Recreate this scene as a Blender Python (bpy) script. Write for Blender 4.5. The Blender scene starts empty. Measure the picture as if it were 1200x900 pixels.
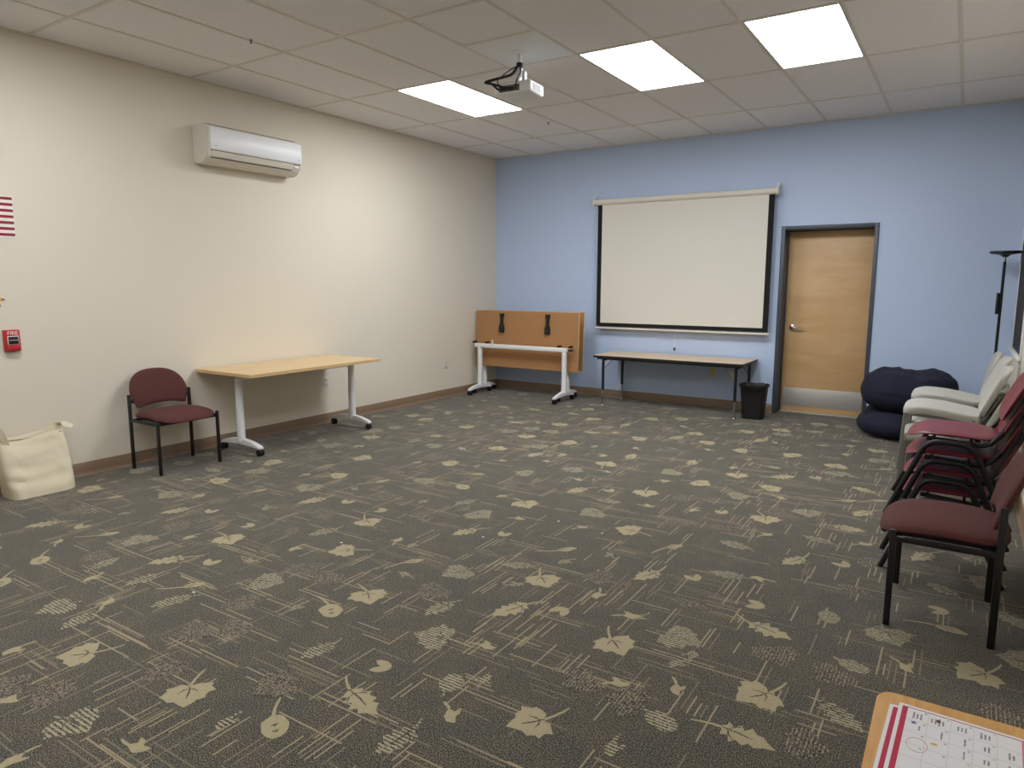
import bpy, bmesh, math, random
from mathutils import Vector, Matrix, noise
random.seed(11)
scene = bpy.context.scene
COL = scene.collection
PI = math.pi

# ------------------------------------------------------------------ camera, world, exposure
CAM = (5.6428, -8.2973, 1.4828)
YAW, PITCH, ROLL, FPX = math.radians(-32.927), math.radians(-8.251), math.radians(0.097), 815.39
cam_data = bpy.data.cameras.new('camera')
cam_data.sensor_fit = 'HORIZONTAL'
cam_data.sensor_width = 36.0
cam_data.lens = FPX / 1200.0 * 36.0
cam_data.clip_start = 0.02
cam = bpy.data.objects.new('camera', cam_data)
COL.objects.link(cam)
fw = Vector((math.sin(YAW)*math.cos(PITCH), math.cos(YAW)*math.cos(PITCH), math.sin(PITCH)))
rt = Vector((math.cos(YAW), -math.sin(YAW), 0))
up = rt.cross(fw)
r2 = math.cos(ROLL)*rt + math.sin(ROLL)*up
u2 = -math.sin(ROLL)*rt + math.cos(ROLL)*up
M = Matrix((r2, u2, -fw)).transposed().to_4x4()
M.translation = Vector(CAM)
cam.matrix_world = M
scene.camera = cam

world = bpy.data.worlds.new('world'); scene.world = world
world.use_nodes = True
world.node_tree.nodes['Background'].inputs[0].default_value = (0.02, 0.022, 0.03, 1)
world.node_tree.nodes['Background'].inputs[1].default_value = 0.2

vs = scene.view_settings
vs.view_transform = 'Standard'; vs.look = 'None'; vs.gamma = 1.0; vs.use_curve_mapping = False
vs.exposure = 0.90
PANEL_STRENGTH = 11.0
PANEL_COLOUR = (0.935, 0.965, 1.0)

# ------------------------------------------------------------------ helpers
def lin(r, g, b):
    f = lambda c: (c/12.92 if c <= 0.04045 else ((c+0.055)/1.055)**2.4)
    return (f(r/255), f(g/255), f(b/255), 1.0)

def mat(name, col, rough=0.6, metal=0.0, noise_scale=0, noise_amt=0.0, bump=0.0, bump_scale=200, spec=0.5, emit=0, sheen=0):
    m = bpy.data.materials.new(name); m.use_nodes = True
    nt = m.node_tree; b = nt.nodes['Principled BSDF']
    b.inputs['Base Color'].default_value = col
    b.inputs['Roughness'].default_value = rough
    b.inputs['Metallic'].default_value = metal
    b.inputs['Specular IOR Level'].default_value = spec
    if sheen:
        b.inputs['Sheen Weight'].default_value = sheen
        b.inputs['Sheen Roughness'].default_value = 0.5
    if emit:
        b.inputs['Emission Color'].default_value = col
        b.inputs['Emission Strength'].default_value = emit
    tc = nt.nodes.new('ShaderNodeTexCoord')
    if noise_amt:
        n = nt.nodes.new('ShaderNodeTexNoise'); n.inputs['Scale'].default_value = noise_scale; n.inputs['Detail'].default_value = 5
        nt.links.new(tc.outputs['Object'], n.inputs['Vector'])
        mx = nt.nodes.new('ShaderNodeMix'); mx.data_type = 'RGBA'
        mx.inputs[6].default_value = [c*(1-noise_amt) for c in col[:3]]+[1]
        mx.inputs[7].default_value = [min(1, c*(1+noise_amt)) for c in col[:3]]+[1]
        nt.links.new(n.outputs['Fac'], mx.inputs[0]); nt.links.new(mx.outputs[2], b.inputs['Base Color'])
    if bump:
        n2 = nt.nodes.new('ShaderNodeTexNoise'); n2.inputs['Scale'].default_value = bump_scale; n2.inputs['Detail'].default_value = 3
        nt.links.new(tc.outputs['Object'], n2.inputs['Vector'])
        bp = nt.nodes.new('ShaderNodeBump'); bp.inputs['Strength'].default_value = bump; bp.inputs['Distance'].default_value = 0.002
        nt.links.new(n2.outputs['Fac'], bp.inputs['Height']); nt.links.new(bp.outputs['Normal'], b.inputs['Normal'])
    return m

def wood(name, c1, c2, axis=0, scale=3.0, stretch=12.0, rough=0.45):
    m = bpy.data.materials.new(name); m.use_nodes = True
    nt = m.node_tree; b = nt.nodes['Principled BSDF']; b.inputs['Roughness'].default_value = rough
    tc = nt.nodes.new('ShaderNodeTexCoord'); mp = nt.nodes.new('ShaderNodeMapping')
    s = [scale*stretch]*3; s[axis] = scale
    mp.inputs['Scale'].default_value = s
    n = nt.nodes.new('ShaderNodeTexNoise'); n.inputs['Scale'].default_value = 1.0; n.inputs['Detail'].default_value = 6; n.inputs['Distortion'].default_value = 0.6
    nt.links.new(tc.outputs['Object'], mp.inputs['Vector']); nt.links.new(mp.outputs['Vector'], n.inputs['Vector'])
    r = nt.nodes.new('ShaderNodeValToRGB')
    r.color_ramp.elements[0].position = 0.3; r.color_ramp.elements[0].color = c1
    r.color_ramp.elements[1].position = 0.7; r.color_ramp.elements[1].color = c2
    nt.links.new(n.outputs['Fac'], r.inputs['Fac']); nt.links.new(r.outputs['Color'], b.inputs['Base Color'])
    return m

class MB:
    """collects shapes and links them as one mesh object"""
    def __init__(self): self.bm = bmesh.new()
    def box(self, x0, x1, y0, y1, z0, z1, bev=0.0, seg=2, mtx=None):
        t = bmesh.new()
        bmesh.ops.create_cube(t, size=1.0)
        for v in t.verts:
            v.co = Vector(((x0+x1)/2 + v.co.x*(x1-x0), (y0+y1)/2 + v.co.y*(y1-y0), (z0+z1)/2 + v.co.z*(z1-z0)))
        if bev > 0:
            bmesh.ops.bevel(t, geom=list(t.edges), offset=bev, segments=seg, affect='EDGES', profile=0.5, clamp_overlap=True)
        return self._merge(t, mtx)
    def _merge(self, t, mtx=None):
        if mtx is not None: bmesh.ops.transform(t, matrix=mtx, verts=list(t.verts))
        me = bpy.data.meshes.new('tmp'); t.to_mesh(me); t.free()
        self.bm.from_mesh(me); bpy.data.meshes.remove(me)
        return self
    def tube(self, pts, r, n=10, flat=None, cap=True):
        """tube along points; r a number or a list; flat=(a,b) elliptical scale of the section"""
        pts = [Vector(p) for p in pts]; k = len(pts)
        rs = r if isinstance(r, (list, tuple)) else [r]*k
        rings = []; prev = None
        for i, p in enumerate(pts):
            if i == 0: t = pts[1]-pts[0]
            elif i == k-1: t = pts[-1]-pts[-2]
            else:
                t = (pts[i]-pts[i-1]).normalized() + (pts[i+1]-pts[i]).normalized()
            t.normalize()
            if prev is None:
                a = Vector((0, 0, 1)) if abs(t.z) < 0.9 else Vector((0, 1, 0))
                u = t.cross(a).normalized()
            else:
                u = (prev - t*prev.dot(t)).normalized()
            prev = u; w = t.cross(u)
            fa, fb = flat if flat else (1, 1)
            rings.append([self.bm.verts.new(p + (u*math.cos(2*PI*j/n)*fa + w*math.sin(2*PI*j/n)*fb)*rs[i]) for j in range(n)])
        for a, b in zip(rings, rings[1:]):
            for j in range(n): self.bm.faces.new((a[j], a[(j+1) % n], b[(j+1) % n], b[j]))
        if cap:
            self.bm.faces.new(rings[0][::-1]); self.bm.faces.new(rings[-1])
        return self
    def lathe(self, prof, c=(0, 0, 0), n=24, axis='Z'):
        """profile [(r,z)...] revolved about an axis through c"""
        rings = []
        for r, z in prof:
            ring = []
            for j in range(n):
                a = 2*PI*j/n; x, y = r*math.cos(a), r*math.sin(a)
                v = {'Z': (x, y, z), 'Y': (x, z, y), 'X': (z, x, y)}[axis]
                ring.append(self.bm.verts.new(Vector(c)+Vector(v)))
            rings.append(ring)
        for a, b in zip(rings, rings[1:]):
            for j in range(n): self.bm.faces.new((a[j], a[(j+1) % n], b[(j+1) % n], b[j]))
        self.bm.faces.new(rings[0][::-1]); self.bm.faces.new(rings[-1])
        return self
    def prism(self, poly, plane, d0, d1, bev=0.0):
        """2D polygon extruded: plane 'XY','XZ','YZ' from d0 to d1 along the remaining axis"""
        t = bmesh.new()
        def P(a, b, d): return {'XY': (a, b, d), 'XZ': (a, d, b), 'YZ': (d, a, b)}[plane]
        A = [t.verts.new(P(a, b, d0)) for a, b in poly]; B = [t.verts.new(P(a, b, d1)) for a, b in poly]
        t.faces.new(A); t.faces.new(B[::-1])
        k = len(poly)
        for i in range(k): t.faces.new((A[i], B[i], B[(i+1) % k], A[(i+1) % k]))
        bmesh.ops.recalc_face_normals(t, faces=list(t.faces))
        if bev: bmesh.ops.bevel(t, geom=[e for e in t.edges], offset=bev, segments=2, affect='EDGES', clamp_overlap=True)
        return self._merge(t)
    def pillow(self, outline, ht, hb, f, rings=7, p=2.6, q=2.0):
        """puffed shape over a 2D outline; f maps (a,b,h) to 3D"""
        k = len(outline)
        cx = sum(a for a, b in outline)/k; cy = sum(b for a, b in outline)/k
        tops, bots = [], []
        for i in range(1, rings+1):
            s = i/rings
            s2 = math.sin(s*PI/2)
            h = max(0.0, 1-s2**p)**(1/q)
            tops.append([self.bm.verts.new(f(cx+(a-cx)*s2, cy+(b-cy)*s2, ht*h)) for a, b in outline])
            if i < rings: bots.append([self.bm.verts.new(f(cx+(a-cx)*s2, cy+(b-cy)*s2, -hb*h)) for a, b in outline])
        bots.append(tops[-1])
        ct = self.bm.verts.new(f(cx, cy, ht)); cb = self.bm.verts.new(f(cx, cy, -hb))
        for j in range(k):
            self.bm.faces.new((ct, tops[0][j], tops[0][(j+1) % k])); self.bm.faces.new((cb, bots[0][(j+1) % k], bots[0][j]))
        for L, fl in ((tops, 0), (bots, 1)):
            for A, B in zip(L, L[1:]):
                for j in range(k):
                    q4 = (A[j], B[j], B[(j+1) % k], A[(j+1) % k])
                    self.bm.faces.new(q4[::-1] if fl else q4)
        return self
    def slab(self, outline, ht, hb, f):
        """flat shell with crisp rounded rim over a 2D outline; f maps (a,b,h) to 3D"""
        k = len(outline)
        cx = sum(a for a, b in outline)/k; cy = sum(b for a, b in outline)/k
        prof = [(s, ht) for s in (0.2, 0.4, 0.6, 0.8, 0.92, 0.965)] + [(0.988, 0.75*ht), (1.0, 0.2*ht), (1.0, -0.7*hb), (0.985, -hb)] + [(s, -hb) for s in (0.8, 0.5, 0.2)]
        L = [[self.bm.verts.new(f(cx+(a-cx)*s, cy+(b-cy)*s, h)) for a, b in outline] for s, h in prof]
        ct = self.bm.verts.new(f(cx, cy, ht)); cb = self.bm.verts.new(f(cx, cy, -hb))
        for j in range(k):
            self.bm.faces.new((ct, L[0][j], L[0][(j+1) % k])); self.bm.faces.new((cb, L[-1][(j+1) % k], L[-1][j]))
        for A, B in zip(L, L[1:]):
            for j in range(k): self.bm.faces.new((A[j], B[j], B[(j+1) % k], A[(j+1) % k]))
        return self
    def mesh(self, name, m, smooth=True):
        me = bpy.data.meshes.new(name)
        bmesh.ops.recalc_face_normals(self.bm, faces=list(self.bm.faces))
        self.bm.to_mesh(me); self.bm.free()
        me.materials.append(m)
        if smooth:
            for p in me.polygons: p.use_smooth = True
            me.set_sharp_from_angle(angle=math.radians(38))
        return me
    def obj(self, name, m, parent=None, smooth=True):
        return link(name, self.mesh(name, m, smooth), parent)

def link(name, me, parent=None):
    o = bpy.data.objects.new(name, me); COL.objects.link(o)
    if parent is not None: o.parent = parent
    return o
def tag(o, label, cat, group=None):
    o['label'] = label; o['category'] = cat
    if group: o['group'] = group
    return o
def thing(name, label, cat, loc=(0, 0, 0), rz=0.0, group=None):
    o = bpy.data.objects.new(name, None); COL.objects.link(o)
    o.empty_display_size = 0.1
    o.location = loc; o.rotation_euler = (0, 0, rz)
    return tag(o, label, cat, group)
def struct(o): o['kind'] = 'structure'; return o
def dup(root, loc, rz, label):
    r = root.copy(); COL.objects.link(r); r.location = loc; r.rotation_euler = (0, 0, rz); r['label'] = label
    for ch in list(root.children):
        c = ch.copy(); COL.objects.link(c); c.parent = r
        for g in list(ch.children):
            d = g.copy(); COL.objects.link(d); d.parent = c
    return r
def rrect(a0, a1, b0, b1, r, n=5):
    out = []
    for cx, cy, s in ((a1-r, b1-r, 0), (a0+r, b1-r, 1), (a0+r, b0+r, 2), (a1-r, b0+r, 3)):
        for i in range(n+1):
            t = (s + i/n)*PI/2; out.append((cx+r*math.cos(t), cy+r*math.sin(t)))
    return out
def superell(a, b, e=2.5, n=40, c=(0, 0)):
    out = []
    for i in range(n):
        t = 2*PI*i/n; ct, st = math.cos(t), math.sin(t)
        out.append((c[0]+a*math.copysign(abs(ct)**(2/e), ct), c[1]+b*math.copysign(abs(st)**(2/e), st)))
    return out
def arc(p0, p1, p2, n=5):
    p0, p1, p2 = Vector(p0), Vector(p1), Vector(p2)
    return [p0*(1-t)**2 + p1*2*t*(1-t) + p2*t*t for t in [i/n for i in range(n+1)]]
def bend(pts, r=0.04, n=5):
    """polyline with rounded corners"""
    pts = [Vector(p) for p in pts]; out = [pts[0]]
    for a, b, c in zip(pts, pts[1:], pts[2:]):
        d1 = (a-b); d2 = (c-b); k = min(r, d1.length*0.45, d2.length*0.45)
        out += arc(b+d1.normalized()*k, b, b+d2.normalized()*k, n)
    return out + [pts[-1]]
def text_mesh(body, size, m, parent, name, mtx, depth=0.0004, align='CENTER'):
    cu = bpy.data.curves.new('t', 'FONT'); cu.body = body; cu.size = size; cu.extrude = depth
    cu.align_x = align; cu.align_y = 'CENTER'; cu.resolution_u = 2
    o = bpy.data.objects.new('t', cu); COL.objects.link(o)
    dg = bpy.context.evaluated_depsgraph_get()
    me = bpy.data.meshes.new_from_object(o.evaluated_get(dg))
    bpy.data.objects.remove(o); bpy.data.curves.remove(cu)
    me.transform(mtx); me.materials.clear(); me.materials.append(m)
    return link(name, me, parent)

# ------------------------------------------------------------------ room dimensions
XR, YF, H = 6.05, -9.75, 3.189          # right wall, wall behind the camera, ceiling height
DX0, DX1, DZ, DREC = 3.858, 4.825, 2.112, 0.2   # door opening incl. frame, recess of the leaf
GX0, GS = 1.2014-2*0.6096, 0.6096       # ceiling grid columns
ROWS = [0.935+1.2192*k for k in range(8)]

# ------------------------------------------------------------------ materials
m_wall = mat('painted_wall_cream', lin(228, 219, 202), 0.75, noise_scale=1.3, noise_amt=0.02, bump=0.06, bump_scale=320)
m_blue = mat('painted_wall_blue', lin(189, 207, 238), 0.5, noise_scale=1.3, noise_amt=0.02, bump=0.06, bump_scale=320)
m_cove = mat('brown_vinyl_cove', lin(136, 112, 90), 0.5, noise_scale=4, noise_amt=0.08)
m_tile = mat('acoustic_tile', lin(241, 239, 240), 0.95, noise_scale=55, noise_amt=0.07, bump=0.55, bump_scale=260)
m_tee = mat('white_grid_metal', lin(222, 216, 206), 0.45)
m_plenum = mat('plenum_dark', lin(120, 115, 108), 0.9, noise_scale=5, noise_amt=0.05)
m_frame = mat('slate_door_frame', lin(70, 76, 88), 0.4, noise_scale=8, noise_amt=0.05)
m_white_metal = mat('white_powder_coat', lin(236, 237, 238), 0.38, noise_scale=20, noise_amt=0.02)
m_black_metal = mat('black_powder_coat', lin(18, 18, 20), 0.42, noise_scale=30, noise_amt=0.1)
m_black_plastic = mat('black_plastic', lin(20, 20, 22), 0.5, noise_scale=30, noise_amt=0.1)
m_chrome = mat('chrome', lin(205, 205, 208), 0.18, metal=1.0, noise_scale=30, noise_amt=0.03)
m_steel = mat('brushed_steel', lin(200, 197, 190), 0.5, metal=0.55, noise_scale=60, noise_amt=0.06)
m_maple = wood('maple_door_veneer', lin(200, 160, 112), lin(216, 180, 132), axis=0, scale=1.6, stretch=4.0, rough=0.4)
m_laminate = wood('pale_maple_laminate', lin(208, 180, 134), lin(222, 196, 152), axis=1, scale=2.0, stretch=14, rough=0.4)
m_laminate_edge = mat('pale_edge_band', lin(214, 180, 128), 0.5, noise_scale=10, noise_amt=0.04)
m_back_top = wood('tan_table_laminate', lin(220, 192, 154), lin(230, 204, 168), axis=0, scale=2.0, stretch=14, rough=0.35)
m_underside = mat('brown_fibreboard', lin(172, 126, 82), 0.8, noise_scale=40, noise_amt=0.10)
m_oak = wood('golden_oak_top', lin(206, 150, 76), lin(226, 176, 102), axis=1, scale=6.0, stretch=10, rough=0.4)
m_screen = mat('matte_screen_fabric', lin(226, 222, 212), 0.9, noise_scale=2, noise_amt=0.015)
m_black_cloth = mat('black_border', lin(14, 14, 15), 0.85, noise_scale=10, noise_amt=0.1)
m_off_white = mat('off_white_plastic', lin(226, 220, 208), 0.4, noise_scale=10, noise_amt=0.02)
m_shadow_slot = mat('dark_slot', lin(108, 102, 95), 0.8, noise_scale=10, noise_amt=0.1)
m_maroon = mat('maroon_fabric', lin(84, 43, 39), 0.9, noise_scale=420, noise_amt=0.35, bump=0.4, bump_scale=700)
m_red_plastic = mat('maroon_plastic', lin(124, 46, 56), 0.42, noise_scale=60, noise_amt=0.06, bump=0.15, bump_scale=900)
m_grey_plastic = mat('light_grey_plastic', lin(176, 174, 165), 0.55, noise_scale=40, noise_amt=0.03, bump=0.15, bump_scale=900)
m_grey_metal = mat('grey_metal_leg', lin(140, 140, 134), 0.4, metal=0.5, noise_scale=20, noise_amt=0.05)
m_navy = mat('navy_corduroy', lin(24, 27, 46), 0.95, noise_scale=160, noise_amt=0.3, bump=0.4, bump_scale=300)
m_canvas = mat('natural_canvas', lin(222, 211, 184), 0.9, noise_scale=260, noise_amt=0.06, bump=0.4, bump_scale=500)
m_fire_red = mat('fire_red', lin(186, 42, 48), 0.35, noise_scale=20, noise_amt=0.04)
m_print_white = mat('white_print', lin(240, 236, 230), 0.6, noise_scale=20, noise_amt=0.01)
m_print_black = mat('black_print', lin(30, 30, 34), 0.6, noise_scale=20, noise_amt=0.05)
m_flag_red = mat('flag_red', lin(150, 34, 48), 0.7, noise_scale=20, noise_amt=0.04)
m_flag_blue = mat('flag_blue', lin(40, 48, 96), 0.7, noise_scale=20, noise_amt=0.04)
m_yellow = mat('yellow_paper', lin(228, 178, 82), 0.8, noise_scale=20, noise_amt=0.06)
m_green = mat('green_paper', lin(140, 158, 112), 0.8, noise_scale=20, noise_amt=0.06)
m_brown = mat('brown_paper', lin(112, 70, 50), 0.8, noise_scale=20, noise_amt=0.06)
m_paper = mat('white_paper', lin(236, 236, 240), 0.8, noise_scale=20, noise_amt=0.01)
m_crimson = mat('crimson_ink', lin(190, 40, 76), 0.7, noise_scale=30, noise_amt=0.04)
m_pink = mat('pink_ink', lin(222, 124, 148), 0.7, noise_scale=30, noise_amt=0.04)
m_grid_ink = mat('grey_ink', lin(176, 178, 186), 0.8, noise_scale=30, noise_amt=0.02)
m_text_ink = mat('text_ink', lin(72, 70, 78), 0.8, noise_scale=30, noise_amt=0.05)
m_blue_ink = mat('blue_ink', lin(62, 88, 140), 0.8, noise_scale=30, noise_amt=0.05)
m_glass_dark = mat('dark_blind', lin(44, 38, 36), 0.8, noise_scale=3, noise_amt=0.05)
m_cable = mat('black_cable', lin(16, 16, 18), 0.5, noise_scale=40, noise_amt=0.1)
m_ivory = mat('ivory_plastic', lin(222, 206, 160), 0.45, noise_scale=30, noise_amt=0.02)
m_panel = bpy.data.materials.new('lit_diffuser'); m_panel.use_nodes = True
_nt = m_panel.node_tree; _b = _nt.nodes['Principled BSDF']
_b.inputs['Base Color'].default_value = (0.9, 0.9, 0.88, 1); _b.inputs['Roughness'].default_value = 0.5
_b.inputs['Emission Color'].default_value = (*PANEL_COLOUR, 1); _b.inputs['Emission Strength'].default_value = PANEL_STRENGTH

def carpet_nodes(nt):
    """colour of the dark looped pile, from world-scale noise"""
    tc = nt.nodes.new('ShaderNodeTexCoord')
    n1 = nt.nodes.new('ShaderNodeTexNoise'); n1.inputs['Scale'].default_value = 240; n1.inputs['Detail'].default_value = 2
    n2 = nt.nodes.new('ShaderNodeTexNoise'); n2.inputs['Scale'].default_value = 7; n2.inputs['Detail'].default_value = 4
    for n in (n1, n2): nt.links.new(tc.outputs['Object'], n.inputs['Vector'])
    r1 = nt.nodes.new('ShaderNodeValToRGB')
    e = r1.color_ramp.elements
    e[0].position = 0.32; e[0].color = lin(18, 18, 16)
    e[1].position = 0.70; e[1].color = lin(166, 157, 136)
    k = e.new(0.50); k.color = lin(62, 59, 53)
    nt.links.new(n1.outputs['Fac'], r1.inputs['Fac'])
    r2 = nt.nodes.new('ShaderNodeValToRGB')
    r2.color_ramp.elements[0].position = 0.4; r2.color_ramp.elements[0].color = (0.86, 0.90, 0.92, 1)
    r2.color_ramp.elements[1].position = 0.6; r2.color_ramp.elements[1].color = (1.06, 1.02, 0.96, 1)
    nt.links.new(n2.outputs['Fac'], r2.inputs['Fac'])
    mx = nt.nodes.new('ShaderNodeMix'); mx.data_type = 'RGBA'; mx.blend_type = 'MULTIPLY'; mx.inputs[0].default_value = 1.0
    nt.links.new(r1.outputs['Color'], mx.inputs[6]); nt.links.new(r2.outputs['Color'], mx.inputs[7])
    return tc, n1, mx.outputs[2]
def carpet_mat(name, colour=None, cover=1.0, stripes=0.0, level=0.7):
    m = bpy.data.materials.new(name); m.use_nodes = True; nt = m.node_tree; b = nt.nodes['Principled BSDF']
    b.inputs['Roughness'].default_value = 0.95; b.inputs['Specular IOR Level'].default_value = 0.1
    b.inputs['Sheen Weight'].default_value = 0.30; b.inputs['Sheen Roughness'].default_value = 0.45
    tc, n1, base = carpet_nodes(nt)
    if colour is None:
        nt.links.new(base, b.inputs['Base Color'])
    else:
        mx = nt.nodes.new('ShaderNodeMix'); mx.data_type = 'RGBA'
        nt.links.new(base, mx.inputs[6]); mx.inputs[7].default_value = colour
        if stripes:
            w = nt.nodes.new('ShaderNodeTexWave'); w.bands_direction = 'Y' if stripes > 0 else 'X'; w.inputs['Scale'].default_value = abs(stripes)
            w.inputs['Distortion'].default_value = 0.8; w.inputs['Detail'].default_value = 1
            nt.links.new(tc.outputs['Object'], w.inputs['Vector'])
            sp = nt.nodes.new('ShaderNodeTexNoise'); sp.inputs['Scale'].default_value = 95; sp.inputs['Detail'].default_value = 1
            nt.links.new(tc.outputs['Object'], sp.inputs['Vector'])
            ad = nt.nodes.new('ShaderNodeMath'); ad.operation = 'MULTIPLY_ADD'; ad.inputs[1].default_value = 0.45
            nt.links.new(w.outputs['Fac'], ad.inputs[0]); nt.links.new(sp.outputs['Fac'], ad.inputs[2])
            g = nt.nodes.new('ShaderNodeMath'); g.operation = 'GREATER_THAN'; g.inputs[1].default_value = level
            nt.links.new(ad.outputs[0], g.inputs[0])
            src = g.outputs[0]
        else:
            g = nt.nodes.new('ShaderNodeMapRange'); g.inputs[1].default_value = 0.35; g.inputs[2].default_value = 0.5
            g.inputs[3].default_value = 0.8; g.inputs[4].default_value = 1.0
            nt.links.new(n1.outputs['Fac'], g.inputs[0]); src = g.outputs[0]
        mu = nt.nodes.new('ShaderNodeMath'); mu.operation = 'MULTIPLY'; mu.inputs[1].default_value = cover
        nt.links.new(src, mu.inputs[0]); nt.links.new(mu.outputs[0], mx.inputs[0])
        nt.links.new(mx.outputs[2], b.inputs['Base Color'])
    bp = nt.nodes.new('ShaderNodeBump'); bp.inputs['Strength'].default_value = 0.5; bp.inputs['Distance'].default_value = 0.003
    nt.links.new(n1.outputs['Fac'], bp.inputs['Height']); nt.links.new(bp.outputs['Normal'], b.inputs['Normal'])
    return m
m_carpet = carpet_mat('carpet_pile')
m_leaf = carpet_mat('carpet_leaf', lin(172, 159, 126), 0.92)
m_leaf_soft = carpet_mat('carpet_leaf_striped', lin(176, 166, 136), 0.8, stripes=20, level=0.70)
m_leaf_faint = carpet_mat('carpet_leaf_faint', lin(172, 152, 126), 0.75, stripes=-24, level=0.92)
m_line = carpet_mat('carpet_line', lin(168, 152, 122), 0.85)
m_line_faint = carpet_mat('carpet_line_faint', lin(148, 134, 110), 0.6)
# ------------------------------------------------------------------ floor and its woven pattern
T = 0.12
floor = struct(MB().box(-T, XR+T, YF-T, 0.45, -0.12, 0.0).obj('floor', m_carpet, smooth=False))

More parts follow.
